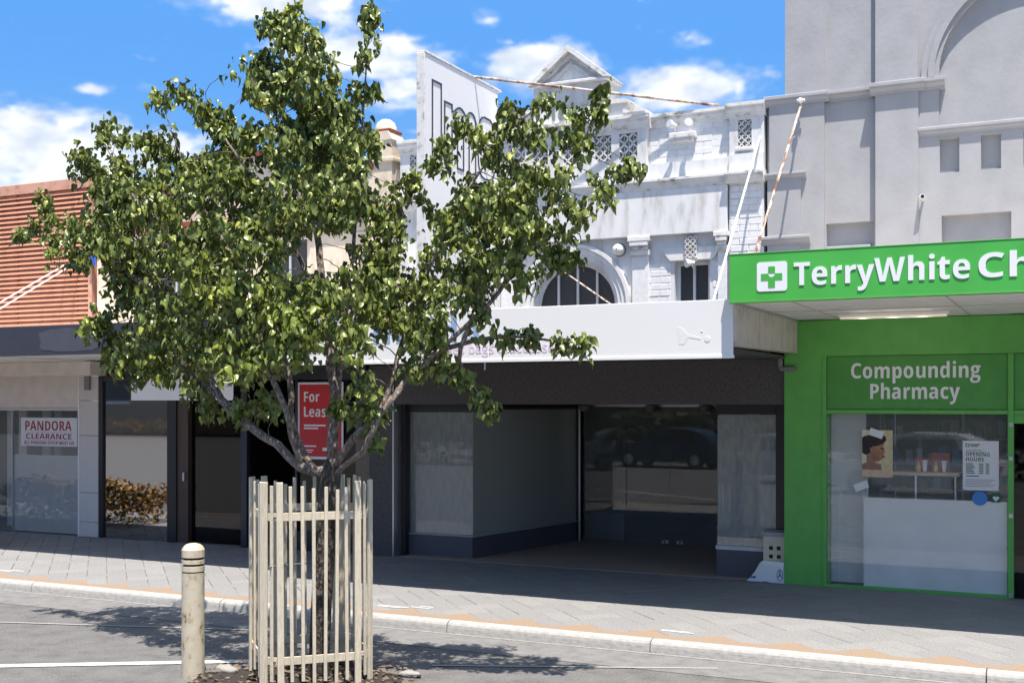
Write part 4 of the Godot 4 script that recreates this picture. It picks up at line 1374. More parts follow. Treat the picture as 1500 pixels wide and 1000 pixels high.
# ------------------------------------------------------------------ louvred building
func louvre_building() -> void:
	var B := thing("louvre_building", "shop clad in terracotta horizontal louvres above a navy awning and granite pier", "building", Vector3(-19, 0, -1))
	var L := -24.0
	var R := -15.34
	var s := begin()
	box(s, L, R - 0.02, 2.9, 6.02, -0.5, -0.06)
	part("wall", s, M.red_trim, B)
	s = begin()
	# one louvre: a slat that leans out at its foot
	var prof := PackedVector2Array([Vector2(-0.055, 0.048), Vector2(-0.045, 0.052), Vector2(0.012, -0.012), Vector2(0.02, -0.034), Vector2(0.006, -0.042), Vector2(-0.004, -0.036)])
	prism(s, prof, 0, -4.32, 4.32)
	var lm := done(s, M.louvre)
	for k in 28:
		share("louvre", lm, Transform3D(Basis(), Vector3(-19.67, 3.70 + k * 0.0835, 0.0)), B)
	s = begin()
	box(s, L, R, 6.0, 6.17, -0.5, 0.035, 0.006)
	box(s, R - 0.005, R + 0.08, 3.6, 6.0, -0.5, 0.03, 0.006)
	part("coping", s, M.louvre_cap, B)
	for q in [-17.06, -15.62]:
		s = begin()
		box(s, q - 0.004, q + 0.004, 3.62, 6.0, -0.05, 0.004)
		part("louvre_joint", s, M.red_trim, B)
	s = begin()
	box(s, L, R + 0.285, 3.0, 3.40, 0.0, 2.54)
	var aw := part("awning", s, M.soffit, B)
	s = begin()
	box(s, L, -15.06, 2.985, 3.43, 2.541, 2.60, 0.006)
	part("fascia", s, M.navy, aw)
	s = begin()
	box(s, L, -15.06, 3.40, 3.435, 2.53, 2.615, 0.006)
	box(s, L, -15.06, 2.98, 3.01, 2.53, 2.612, 0.006)
	part("fascia_trim", s, M.navy, aw)
	s = begin()
	var blot := PackedVector2Array()
	for k in 22:
		var a := TAU * k / 22.0
		blot.append(Vector2(-13.05 + 0.62 * cos(a) * (1.0 + 0.08 * sin(k * 2.1)), 3.205 + 0.17 * signf(sin(a)) * pow(absf(sin(a)), 0.4) + 0.008 * sin(k * 3.3)))
	prism(s, blot, 2, 2.598, 2.603)
	part("paint_patch", s, M.navy_patch, aw)
	s = begin()
	box(s, -19.0, -14.95, 2.76, 2.995, 0.0, 0.36)
	part("beam", s, M.stone_render, B)
	# stone shopfront: head, jointed granite pier, window
	s = begin()
	box(s, L, -15.60, 2.19, 2.76, -0.3, -0.02)
	part("window_head", s, M.stone_render, B)
	s = begin()
	box(s, L, -15.60, 2.165, 2.20, -0.05, 0.02, 0.005)
	part("head_trim", s, M.granite, B)
	var y := 0.0
	for h in [0.26, 0.50, 0.98, 0.60, 0.42]:
		s = begin()
		box(s, -15.60, -15.145, y + 0.003, y + h - 0.003, -0.3, 0.0, 0.005)
		part("granite_block", s, M.granite, B)
		y += h
	s = begin()
	box(s, -15.60, -15.57, 0.0, 2.75, -0.29, 0.012, 0.004)
	part("pier_edge", s, M.soffit, B)
	s = begin()
	box(s, -15.42, -15.30, 2.52, 2.76, 0.0, 0.05, 0.006)
	part("bracket", s, M.grey_plastic, B)
	for q in [[-17.275, -15.60], [-18.95, -17.285], [-20.6, -18.96]]:
		s = begin()
		box(s, q[0], q[1], 0.02, 2.163, -0.10, -0.092)
		part("shop_pane", s, M.clear_glass, B)
	s = begin()
	box(s, -17.285, -17.27, 0.0, 2.163, -0.12, -0.07)
	box(s, -15.64, -15.60, 0.0, 2.163, -0.12, -0.07)
	part("window_frame", s, M.aluminium, B)
	# pale film over the lower glass and curtains behind
	s = begin()
	box(s, -17.265, -15.645, 0.02, 1.38, -0.125, -0.112)
	part("frosted_film", s, M.grey_blind, B)
	s = begin()
	for k in 11:
		var cx := -18.6 + k * 0.3
		if k % 3 != 1:
			box(s, cx, cx + 0.16 + 0.05 * (k % 2), 0.02, 2.16, -0.62, -0.58, 0.01)
	part("curtain", s, M.grey_blind, B)
	s = begin()
	box(s, L, -15.3, -0.1, 0.006, -8, -0.07)
	box(s, L, -15.3, 2.2, 2.3, -8, -0.31)
	box(s, L, -15.3, 0.0, 2.2, -8.1, -8)
	box(s, -15.3, -15.2, 0.0, 2.9, -8, -0.31)
	box(s, L - 0.1, L, 0.0, 2.9, -8, -0.02)
	part("interior", s, M.interior_dark, B)
	# awning stays
	for q in [[-15.55, 4.74], [-15.85, 4.70]]:
		s = begin()
		bar(s, Vector3(q[0], q[1], 0.03), Vector3(q[0] - 0.05, 3.42, 2.3), 0.011)
		part("stay_rod", s, M.white_rod, B)

# ------------------------------------------------------------------ signs
func sheet(called: String, x0: float, x1: float, y0: float, y1: float, z: float, m: Material, label: String, category: String, tilt := 0.0, group := "") -> Node3D:
	var o := thing(called, label, category, Vector3((x0 + x1) * 0.5, y0, z), group)
	var s := begin()
	var h := Vector3((x1 - x0) * 0.5, (y1 - y0) * 0.5, 0.002)
	boxt(s, Transform3D(Basis(Vector3.BACK, tilt), Vector3((x0 + x1) * 0.5, (y0 + y1) * 0.5, z)), h)
	part("board" if called.ends_with("sign") else "sheet", s, m, o)
	return o

func rows_of_print(o: Node3D, rows: Array, z: float, m: Material) -> void:
	# lines of print too small to read
	var s := begin()
	for r in rows:
		box(s, r[0], r[1], r[2], r[2] + r[3], z, z + 0.0012)
	part("small_print", s, m, o)

func stroke(s: SurfaceTool, pts: Array, w := 0.011) -> void:
	# an outline on the fin's face, which looks along +x; points are (z, y)
	for i in pts.size() - 1:
		var a: Vector2 = pts[i]
		var b: Vector2 = pts[i + 1]
		var d := (b - a).normalized() * w
		var n := Vector2(-d.y, d.x)
		var q := PackedVector2Array([a - d + n, b + d + n, b + d - n, a - d - n])
		prism(s, q, 0, -7.503, -7.492 - 0.0004 * (i % 2))

func signs() -> void:
	# blade wall with outlined lettering
	var o := thing("blade_sign", "white blade wall with dark outlined letters standing out from the white building's parapet", "sign", Vector3(-7.55, 3.0, 1.0))
	var s := begin()
	box(s, -7.605, -7.503, 2.95, 6.74, 0.0, 2.06, 0.008)
	part("board", s, M.fascia_white, o)
	s = begin()
	box(s, -7.62, -7.49, 6.735, 6.765, -0.1, 2.075, 0.006)
	box(s, -7.615, -7.497, 2.95, 6.735, 2.055, 2.085, 0.005)
	part("edge_capping", s, M.white_weathered, o)
	s = begin()
	stroke(s, [Vector2(1.88, 6.43), Vector2(1.65, 6.43), Vector2(1.65, 5.42), Vector2(1.88, 5.42), Vector2(1.88, 6.43)])
	var m := [Vector2(1.56, 5.42), Vector2(1.56, 6.23), Vector2(1.36, 6.23), Vector2(1.36, 6.14)]
	for k in 7:
		m.append(Vector2(1.30 - 0.055 * k, 6.16 + 0.075 * sin(PI * k / 6.0)))
	m.append(Vector2(0.95, 6.14))
	for k in 8:
		var a := PI * 0.75 - PI * 0.75 * k / 7.0
		m.append(Vector2(0.82 - 0.13 * cos(a), 6.12 + 0.12 * sin(a)))
	m.append_array([Vector2(0.69, 5.42), Vector2(0.88, 5.42), Vector2(0.88, 6.0), Vector2(1.04, 6.0), Vector2(1.04, 5.42), Vector2(1.21, 5.42), Vector2(1.21, 6.0), Vector2(1.36, 6.0), Vector2(1.36, 5.42), Vector2(1.56, 5.42)])
	stroke(s, m)
	var e := []
	for k in 20:
		var a := PI * 2.0 * k / 19.0
		e.append(Vector2(0.36 - 0.26 * signf(cos(a)) * pow(absf(cos(a)), 0.6), 5.84 + 0.43 * signf(sin(a)) * pow(absf(sin(a)), 0.7)))
	stroke(s, e)
	stroke(s, [Vector2(0.45, 5.9), Vector2(0.45, 6.06), Vector2(0.28, 6.06), Vector2(0.28, 5.9), Vector2(0.45, 5.9)])
	stroke(s, [Vector2(0.02, 6.43), Vector2(-0.17, 6.43), Vector2(-0.17, 5.42), Vector2(0.02, 5.42), Vector2(0.02, 6.43)])
	part("outlined_lettering", s, M.outline_blue, o)
	s = begin()
	bar(s, Vector3(-7.5, 6.76, 0.72), Vector3(-4.28, 6.17, 0.02), 0.019, 10)
	solo("tie_rod", s, M.rust_rod, "rusty steel rod tying the blade wall to the white parapet", "steel rod")
	# pharmacy fascia sign
	o = thing("pharmacy_sign", "long green fascia sign with white cross emblem along the pharmacy awning", "sign", Vector3(-1.0, 3.33, 3.12))
	s = begin()
	box(s, -3.27, 4.0, 3.328, 3.818, 3.095, 3.15, 0.004)
	part("board", s, M.green_sign, o)
	s = begin()
	box(s, -3.274, 4.0, 3.318, 3.334, 3.09, 3.154, 0.002)
	box(s, -3.274, 4.0, 3.813, 3.824, 3.09, 3.154, 0.002)
	part("frame_trim", s, M.green_panel, o)
	var q := PackedVector2Array()
	for c in [[-2.705, 3.695, 0.0], [-2.955, 3.695, PI * 0.5], [-2.955, 3.455, PI], [-2.705, 3.455, PI * 1.5]]:
		for k in 5:
			var a: float = c[2] + PI * 0.5 * k / 4.0
			q.append(Vector2(c[0] + 0.028 * cos(a), c[1] + 0.028 * sin(a)))
	s = begin()
	prism(s, q, 2, 3.148, 3.156)
	var lg := part("emblem", s, M.sign_white, o)
	s = begin()
	var cx := -2.832
	var cy := 3.572
	prism(s, PackedVector2Array([Vector2(cx - 0.035, cy + 0.038), Vector2(cx + 0.035, cy + 0.038), Vector2(cx + 0.035, cy + 0.105), Vector2(cx - 0.035, cy + 0.105)]), 2, 3.155, 3.159)
	var cr := PackedVector2Array([Vector2(cx - 0.035, cy + 0.034), Vector2(cx - 0.108, cy + 0.034), Vector2(cx - 0.108, cy - 0.034), Vector2(cx - 0.035, cy - 0.034), Vector2(cx - 0.035, cy - 0.108), Vector2(cx + 0.035, cy - 0.108), Vector2(cx + 0.035, cy - 0.034), Vector2(cx + 0.108, cy - 0.034), Vector2(cx + 0.108, cy + 0.034), Vector2(cx + 0.035, cy + 0.034)])
	cr.append_array(arc_points(Vector2(cx, cy + 0.032), 0.034, 0.0, -PI, 10))
	prism(s, cr, 2, 3.155, 3.159)
	part("cross", s, M.green_sign, lg)
	letters("lettering", "TerryWhite", -2.61, -0.96, 3.47, 0.225, 3.15, M.sign_white, o, true, 0.008)
	letters("lettering", "Ch", -0.885, -0.42, 3.47, 0.225, 3.15, M.sign_white, o, false, 0.008)
	# under-awning light
	s = begin()
	box(s, -2.56, -1.38, 3.275, 3.300, 0.90, 0.98, 0.008)
	var fl := solo("fluorescent_light", s, M.lit_tube, "long white fluorescent batten under the pharmacy awning", "light fitting")
	s = begin()
	box(s, -2.58, -1.36, 3.300, 3.340, 0.905, 0.975, 0.004)
	part("housing", s, M.soffit, fl)
	for lx in [-2.3, -1.97, -1.64]:
		var lamp := OmniLight3D.new()
		lamp.name = "tube_light"
		add_child(lamp, true)
		lamp.position = Vector3(lx, 3.24, 0.94)
		lamp.light_energy = 0.015
		lamp.light_color = Color(1.0, 0.94, 0.85)
		lamp.light_size = 0.06
		lamp.omni_range = 8.0
		lamp.omni_attenuation = 2.0
		lamp.shadow_enabled = true
	# notices in and on the pharmacy window
	o = sheet("opening_hours_sign", -1.30, -0.90, 1.26, 1.85, -0.040, M.paper, "white opening hours notice with green heading on the pharmacy window", "notice")
	letters("lettering", "OPENING", -1.265, -1.00, 1.665, 0.045, -0.038, M.text_green, o, false, 0.001)
	letters("lettering", "HOURS", -1.265, -1.065, 1.605, 0.045, -0.038, M.text_green, o, false, 0.001)
	s = begin()
	box(s, -1.27, -1.225, 1.775, 1.815, -0.038, -0.0368)
	part("emblem", s, M.text_green, o)
	s = begin()
	box(s, -1.253, -1.242, 1.78, 1.81, -0.0368, -0.0362)
	box(s, -1.265, -1.23, 1.79, 1.80, -0.0368, -0.0361)
	part("cross", s, M.paper, o)
	var rw := [[-1.215, -1.11, 1.797, 0.014], [-1.215, -1.13, 1.778, 0.01]]
	for k in 6:
		var y := 1.57 - k * 0.022
		rw.append([-1.265, -1.19 + 0.012 * (k % 3), y, 0.011])
		rw.append([-1.12, -1.07, y, 0.011])
		rw.append([-1.045, -1.005, y, 0.011])
	rw.append([-1.265, -1.12, 1.425, 0.011])
	rows_of_print(o, rw, -0.038, M.text_green)
	rw = []
	for k in 5:
		rw.append([-1.27, -0.94 - 0.03 * (k % 3), 1.385 - k * 0.02, 0.006])
	rw.append([-1.265, -1.09, 1.735, 0.007])
	rw.append([-1.265, -1.05, 1.715, 0.007])
	rows_of_print(o, rw, -0.038, M.text_grey)
	portrait_poster()
	for n in [[-2.30, 1.925, -0.32, "white paper note taped across the corner of the portrait poster"], [-2.48, 1.27, 0.38, "white paper note taped low on the window below the poster"]]:
		o = sheet("paper_note", n[0] - 0.085, n[0] + 0.085, n[1] - 0.045, n[1] + 0.045, -0.034, M.paper, n[3], "paper note", n[2], "paper notes on the pharmacy window")
	s = begin()
	lathe(s, Vector3(-1.11, 1.165, -0.046), [Vector2(0, 0.004), Vector2(0.085, 0.004), Vector2(0.085, 0.0)], 24, Vector3.BACK)
	solo("round_sticker", s, M.sticker_blue, "round blue sticker under the opening hours notice", "sticker")
	o = sheet("square_sticker", -0.985, -0.88, 1.125, 1.235, -0.044, M.text_green, "square dark green sticker with a white heart beside the blue sticker", "sticker")
	s = begin()
	var hp := PackedVector2Array()
	for k in 24:
		var a := TAU * k / 24.0
		hp.append(Vector2(-0.932 + 0.0022 * 16.0 * pow(sin(a), 3.0), 1.17 + 0.0022 * (13.0 * cos(a) - 5.0 * cos(2.0 * a) - 2.0 * cos(3.0 * a) - cos(4.0 * a))))
	prism(s, hp, 2, -0.042, -0.0405)
	part("heart", s, M.paper, o)
	# clearance board, for lease board, blank hanging board
	o = sheet("clearance_sign", -17.06, -15.70, 1.54, 2.04, -0.075, M.paper, "white clearance board with red lettering in the granite-framed window", "sign")
	letters("lettering", "PANDORA", -16.95, -15.83, 1.815, 0.165, -0.073, M.text_red, o, false, 0.002)
	letters("lettering", "CLEARANCE", -16.93, -15.83, 1.665, 0.095, -0.073, M.text_red, o, false, 0.002)
	letters("lettering", "ALL PANDORA STOCK MUST GO", -16.98, -15.77, 1.572, 0.055, -0.073, M.text_red, o, false, 0.002)
	s = begin()
	box(s, -16.98, -15.78, 1.785, 1.79, -0.073, -0.0718)
	box(s, -16.98, -15.78, 1.645, 1.649, -0.073, -0.0718)
	part("rule", s, M.text_grey, o)
	o = sheet("lease_sign", -11.05, -10.20, 1.43, 2.62, -0.10, M.sign_white, "red and white for lease board on the dark window behind the tree", "sign")
	s = begin()
	box(s, -11.015, -10.235, 1.47, 2.585, -0.0978, -0.094)
	var rp := part("red_panel", s, M.sign_red, o)
	letters("lettering", "For", -10.93, -10.64, 2.315, 0.155, -0.094, M.sign_white, o, false, 0.002)
	letters("lettering", "Lease", -10.93, -10.40, 2.08, 0.155, -0.094, M.sign_white, o, false, 0.002)
	var sm := begin()
	for r in [[-10.93, -10.52, 1.94, 0.025], [-10.93, -10.66, 1.895, 0.025], [-10.93, -10.70, 1.62, 0.02], [-10.95, -10.75, 1.56, 0.015], [-10.95, -10.78, 1.53, 0.012], [-10.58, -10.36, 1.56, 0.05]]:
		box(sm, r[0], r[1], r[2], r[2] + r[3], -0.094, -0.0925)
	part("small_print", sm, M.sign_white, rp)
	o = sheet("hanging_sign", -13.43, -11.42, 2.34, 2.76, 1.0, M.sign_white, "blank white board hanging under the navy awning over the dark doors", "sign")
	s = begin()
	bar(s, Vector3(-13.1, 2.75, 1.0), Vector3(-13.1, 3.03, 1.0), 0.012)
	bar(s, Vector3(-11.7, 2.75, 1.0), Vector3(-11.7, 3.03, 1.0), 0.012)
	part("hanger", s, M.aluminium, o)
	# blue and teal sign seen through the leaves
	o = sheet("projecting_sign", -15.24, -15.10, 4.62, 5.02, 0.10, M.bright_blue, "small blue sign with teal top projecting beside the louvres", "sign")
	s = begin()
	box(s, -15.26, -15.08, 5.02, 5.10, 0.085, 0.115)
	part("teal_strip", s, M.teal, o)
	# alarm, lights and camera on the walls
	o = thing("alarm_siren", "round white alarm siren beside the arched window", "alarm", Vector3(-5.66, 4.30, 0.05))
	s = begin(true)
	lathe(s, Vector3(-5.655, 4.37, 0.0), [Vector2(0.0, 0.13), Vector2(0.04, 0.122), Vector2(0.068, 0.10), Vector2(0.08, 0.065), Vector2(0.08, 0.0)], 24, Vector3.BACK)
	part("dome", s, M.white_plastic, o)
	s = begin()
	lathe(s, Vector3(-5.655, 4.37, 0.13), [Vector2(0.0, 0.004), Vector2(0.008, 0.004), Vector2(0.008, -0.004)], 10, Vector3.BACK)
	part("lens", s, M.black_frame, o)
	s = begin()
	lathe(s, Vector3(-5.655, 4.37, 0.0), [Vector2(0.088, 0.02), Vector2(0.092, 0.0)], 20, Vector3.BACK)
	part("base_ring", s, M.grey_plastic, o)
	floodlight(Vector3(-4.62, 4.08, 0.02), Vector3(-0.75, -0.1, 0.65), "white floodlight on an arm in front of the side window")
	floodlight(Vector3(-4.83, 5.88, 0.12), Vector3(-0.5, 0.1, 0.85), "left of two small floodlights on the parapet ledge")
	floodlight(Vector3(-4.64, 5.88, 0.12), Vector3(0.55, 0.0, 0.8), "right of two small floodlights on the parapet ledge")
	o = thing("security_camera", "small white security camera on the grey wall above the green sign", "camera", Vector3(-1.74, 4.72, 0.06))
	s = begin()
	bar(s, Vector3(-1.74, 4.74, 0.05), Vector3(-1.74, 4.75, 0.12), 0.015)
	part("bracket", s, M.white_plastic, o)
	s = begin()
	tube(s, [Vector3(-1.76, 4.775, 0.10), Vector3(-1.73, 4.765, 0.20)], [0.03, 0.03], 12)
	part("housing", s, M.white_plastic, o)
	s = begin()
	tube(s, [Vector3(-1.731, 4.765, 0.198), Vector3(-1.7295, 4.7645, 0.204)], [0.022, 0.022], 12)
	part("lens", s, M.black_frame, o)

func floodlight(p: Vector3, aim: Vector3, label: String) -> void:
	var o := thing("floodlight", label, "floodlight", p, "floodlights on the white facade")
	var s := begin()
	aim = aim.normalized()
	tube(s, [p, p + Vector3(0.01, 0.02, 0.06), p + Vector3(0, 0.05, 0.10)], [0.012, 0.012, 0.012], 8)
	part("arm", s, M.white_plastic, o)
	s = begin()
	var c := p + Vector3(0, 0.05, 0.10)
	tube(s, [c - aim * 0.05, c - aim * 0.02, c + aim * 0.05, c + aim * 0.07], [0.022, 0.03, 0.055, 0.056], 14)
	part("lamp_head", s, M.white_plastic, o)
	s = begin()
	tube(s, [c + aim * 0.071, c + aim * 0.073], [0.048, 0.048], 14)
	part("lens", s, M.lamp_lens, o)

func portrait_poster() -> void:
	# a beauty advertisement: a generic face in profile printed on yellow
	var w := 96
	var h := 160
	var im := Image.create_empty(w, h, false, Image.FORMAT_RGB8)
	var n := FastNoiseLite.new()
	n.seed = 2
	n.frequency = 0.05
	for y in h:
		for x in w:
			var u := float(x) / w
			var v := float(y) / h
			var k := n.get_noise_2d(x, y) * 0.06
			var c := Color(0.82, 0.80, 0.70).lerp(Color(0.74, 0.67, 0.48), u * 0.7)
			# shoulder and neck
			if v > 0.66 + 0.10 * absf(u - 0.30) * 2.0 and u < 0.62 or (v > 0.52 and u > 0.14 and u < 0.46 - (v - 0.52) * 0.2):
				c = Color(0.55, 0.42, 0.36)
			# face
			var f := Vector2((u - 0.48) / 0.27, (v - 0.42) / 0.24)
			var profile := 0.70 + 0.06 * exp(-pow((v - 0.44) / 0.035, 2.0)) + 0.03 * exp(-pow((v - 0.54) / 0.02, 2.0)) - 0.05 * exp(-pow((v - 0.38) / 0.03, 2.0))
			if f.length() < 1.0 and u < profile:
				c = Color(0.66, 0.48, 0.38).lerp(Color(0.36, 0.23, 0.18), clampf((v - 0.3) * 2.0, 0.0, 0.7) * (1.0 - u))
			if Vector2((u - 0.66) / 0.06, (v - 0.385) / 0.016).length() < 1.0:
				c = Color(0.12, 0.09, 0.08)
			if Vector2((u - 0.69) / 0.05, (v - 0.56) / 0.016).length() < 1.0:
				c = Color(0.48, 0.16, 0.15)
			# hair swept back
			if Vector2((u - 0.38) / 0.40, (v - 0.21) / 0.13 + (u - 0.38) * 0.5).length() < 1.0 or Vector2((u - 0.13) / 0.2, (v - 0.32) / 0.20).length() < 1.0:
				c = Color(0.13, 0.10, 0.10)
			if Vector2((u - 0.29) / 0.045, (v - 0.41) / 0.05).length() < 1.0:
				c = Color(0.60, 0.43, 0.34)
			if v > 0.84:
				c = Color(0.80, 0.70, 0.58)
			im.set_pixel(x, y, Color(c.r + k, c.g + k, c.b + k))
	im.resize(30, 50, Image.INTERPOLATE_LANCZOS)
	im.resize(192, 320, Image.INTERPOLATE_CUBIC)
	var m := StandardMaterial3D.new()
	m.resource_name = "poster_print"
	m.albedo_texture = ImageTexture.create_from_image(im)
	m.roughness = 0.5
	var o := thing("portrait_poster", "yellow portrait poster of a dark haired woman in the pharmacy window", "poster", Vector3(-2.29, 1.39, -0.04))
	var s := begin()
	var x0 := -2.47
	var x1 := -2.105
	var y0 := 1.385
	var y1 := 1.965
	var z := -0.040
	for v in [[x0, y1, 0, 0], [x1, y1, 1, 0], [x1, y0, 1, 1], [x0, y1, 0, 0], [x1, y0, 1, 1], [x0, y0, 0, 1]]:
		s.set_uv(Vector2(v[2], v[3]))
		s.add_vertex(Vector3(v[0], v[1], z))
	part("print", s, m, o)
	s = begin()
	box(s, x0, x1, y0, y1, z - 0.004, z - 0.001)
	part("backing", s, M.paper, o)

# ------------------------------------------------------------------ street furniture
func street_things() -> void:
	# bollard
	var c := Vector3(-7.09, ROAD_Y, 6.85)
	var o := thing("bollard", "cream painted timber bollard with rust stains and two grooves near its top", "bollard", c)
	var s := begin(true)
	var r := 0.098
	lathe(s, c, [Vector2(r * 1.03, -0.05), Vector2(r * 1.02, 0.4), Vector2(r, 0.9), Vector2(r, 0.925)], 28)
	part("shaft", s, M.bollard_paint, o)
	s = begin()
	lathe(s, c, [Vector2(r - 0.014, 0.915), Vector2(r - 0.014, 1.10)], 28)
	part("groove", s, M.soil, o)
	for q in [[0.932, 0.985], [0.999, 1.04]]:
		s = begin()
		lathe(s, c, [Vector2(r - 0.02, q[0]), Vector2(r + 0.002, q[0] + 0.004), Vector2(r + 0.002, q[1] - 0.004), Vector2(r - 0.02, q[1])], 28)
		part("ring", s, M.bollard_paint, o)
	s = begin()
	lathe(s, c, [Vector2(r - 0.02, 1.055), Vector2(r + 0.003, 1.06), Vector2(r + 0.003, 1.125), Vector2(r - 0.012, 1.150), Vector2(r - 0.035, 1.17), Vector2(0.03, 1.18), Vector2(0.0, 1.181)], 14)
	part("cap", s, M.bollard_paint, o)
	# tree guard
	var gc := Vector3(-6.11, ROAD_Y, 6.47)
	var gb := Basis(Vector3.UP, deg_to_rad(46.0))
	o = thing("tree_guard", "cream timber picket guard round the trunk of the street tree", "tree guard", gc)
	var thin := begin()
	box(thin, -0.0145, 0.0145, 0.0, 1.63, -0.009, 0.009, 0.003)
	var thin_mesh := done(thin, M.guard_timber)
	var wide := begin()
	box(wide, -0.028, 0.028, 0.0, 1.78, -0.012, 0.012, 0.004)
	var wide_mesh := done(wide, M.guard_timber)
	# eight facets: four broad ones with pickets, four cut corners
	var half := 0.352
	var apo := 0.452
	for side in 4:
		var sb := gb * Basis(Vector3.UP, PI * 0.5 * side)
		var cb := sb * Basis(Vector3.UP, PI * 0.25)
		var ca := 0.5685
		for k in 8:
			if side == 3 and k in [1, 2, 4, 5]:
				continue
			if side == 1 and k in [2, 4, 6]:
				continue
			var lx := -0.325 + k * 0.0929
			var is_wide := k == 0 or k == 7
			var y := -0.02 if is_wide else rng.randf_range(0.05, 0.13)
			var t := Transform3D(sb * Basis(Vector3.BACK, rng.randf_range(-0.01, 0.01)), gc + sb * Vector3(lx, y, apo + 0.018))
			share("picket", wide_mesh if is_wide else thin_mesh, t, o)
		var flip := -1.0 if side == 3 else 1.0
		for k in 2:
			var t := Transform3D(cb * Basis(Vector3.BACK, rng.randf_range(-0.008, 0.008)), gc + cb * Vector3((0.048 - k * 0.075) * flip, -0.02 if k == 0 else 0.10, ca + 0.018))
			share("picket", wide_mesh if k == 0 else thin_mesh, t, o)
		for y in [0.27, 1.47]:
			s = begin()
			boxt(s, Transform3D(sb, gc + sb * Vector3(0, y, apo)), Vector3(half, 0.034, 0.007), 0.002)
			var rail := part("rail", s, M.guard_timber, o)
			s = begin()
			boxt(s, Transform3D(cb, gc + cb * Vector3(0, y, ca)), Vector3(0.069, 0.033, 0.006), 0.002)
			part("corner_rail", s, M.guard_timber, rail)
			s = begin()
			for bx in [-0.05, 0.05]:
				lathe(s, gc + cb * Vector3(bx, y, ca + 0.006), [Vector2(0.0, 0.012), Vector2(0.009, 0.010), Vector2(0.014, 0.0)], 8, cb * Vector3.BACK)
			part("bolt", s, M.bolt, rail)
	s = begin()
	bar(s, gc + gb * Vector3(-0.42, 1.06, 0.46), gc + gb * Vector3(-0.05, 1.03, 0.1), 0.008)
	part("tie_wire", s, M.bolt, o)
	# soil bed with stones and litter
	s = begin()
	var ring := 26
	var ctr := Vector3(-6.15, ROAD_Y + 0.035, 6.5)
	var pr := Vector3.ZERO
	for k in ring + 1:
		var a := TAU * k / ring
		var rr := 0.95 + 0.14 * sin(a * 3.0 + 1.0) + 0.07 * sin(a * 7.0)
		var p := Vector3(ctr.x + rr * cos(a), ROAD_Y + 0.002, ctr.z + rr * 0.86 * sin(a))
		if k > 0:
			var m0 := ctr.lerp(pr, 0.6)
			var m1 := ctr.lerp(p, 0.6)
			m0.y = ROAD_Y + 0.05 + 0.012 * sin(k * 2.7)
			m1.y = ROAD_Y + 0.05 + 0.012 * sin((k + 1) * 2.7)
			if k == ring:
				m1.y = ROAD_Y + 0.05 + 0.012 * sin(2.7)
			if k == 1:
				m0.y = ROAD_Y + 0.05 + 0.012 * sin(2.7)
			tri(s, ctr, m0, m1, Vector3.UP)
			quad(s, m0, pr, p, m1, Vector3.UP)
		pr = p
	struct("soil_bed", s, M.soil)
	var lm := begin()
	tri(lm, Vector3(-0.03, 0, 0), Vector3(0.0, 0.008, 0.022), Vector3(0.035, 0.004, 0), Vector3.UP)
	tri(lm, Vector3(-0.03, 0, 0), Vector3(0.035, 0.004, 0), Vector3(0.0, 0.010, -0.022), Vector3.UP)
	var mm := MultiMesh.new()
	mm.transform_format = MultiMesh.TRANSFORM_3D
	mm.mesh = done(lm, M.dry_leaf)
	mm.instance_count = 420
	for i in 420:
		var a := rng.randf() * TAU
		var q := sqrt(rng.randf()) * 1.05
		mm.set_instance_transform(i, Transform3D(Basis(Vector3.UP, rng.randf() * TAU) * Basis(Vector3.RIGHT, rng.randf_range(-0.5, 0.5)) * Basis.from_scale(Vector3.ONE * rng.randf_range(0.5, 1.2)), Vector3(ctr.x + q * cos(a), ROAD_Y + 0.052 - 0.04 * maxf(0.0, q - 0.55), ctr.z + q * 0.85 * sin(a))))
	var mi := MultiMeshInstance3D.new()
	mi.name = "leaf_litter"
	mi.multimesh = mm
	mi.set_meta("kind", "stuff")
	mi.set_meta("label", "dry leaf litter round the foot of the street tree")
	mi.set_meta("category", "leaf litter")
	add_child(mi)
	stone(Vector3(-6.86, ROAD_Y, 6.68), Vector3(0.15, 0.06, 0.09), "pale stone lying between the bollard and the tree guard", 1)
	stone(Vector3(-6.98, ROAD_Y, 6.62), Vector3(0.05, 0.03, 0.05), "small stone beside the foot of the bollard", 2)
	stone(Vector3(-5.36, ROAD_Y, 6.02), Vector3(0.13, 0.035, 0.06), "flat broken stone at the kerb side of the soil bed", 3)
	# box and ride-on in the corner beside the green post
	o = thing("storage_box", "cream box with square holes and grey lid tucked beside the green post", "box", Vector3(-3.5, 0, -0.12))
	s = begin()
	box(s, -3.72, -3.715, 0.0, 0.58, -0.24, -0.10)
	box(s, -3.43, -3.425, 0.0, 0.58, -0.24, -0.10)
	var hx := [-3.715, -3.645, -3.595, -3.545, -3.495, -3.43]
	for i in range(0, 6, 2):
		box(s, hx[i], hx[i + 1], 0.0, 0.58, -0.106, -0.101)
	for i in range(1, 5, 2):
		var ys := [0.0, 0.19, 0.245, 0.30, 0.355, 0.41, 0.465, 0.58]
		box(s, hx[i], hx[i + 1], 0.0, 0.30, -0.106, -0.101)
		box(s, hx[i], hx[i + 1], 0.35, 0.41, -0.106, -0.101)
		box(s, hx[i], hx[i + 1], 0.46, 0.58, -0.106, -0.101)
	part("case", s, M.cream_plastic, o)
	s = begin()
	box(s, -3.714, -3.431, 0.0, 0.57, -0.24, -0.20)
	part("inner_wall", s, M.interior_dark, o)
	s = begin()
	prism(s, PackedVector2Array([Vector2(-0.09, 0.60), Vector2(-0.09, 0.635), Vector2(-0.22, 0.66), Vector2(-0.25, 0.66), Vector2(-0.25, 0.60)]), 0, -3.73, -3.42)
	box(s, -3.725, -3.422, 0.58, 0.60, -0.245, -0.098)
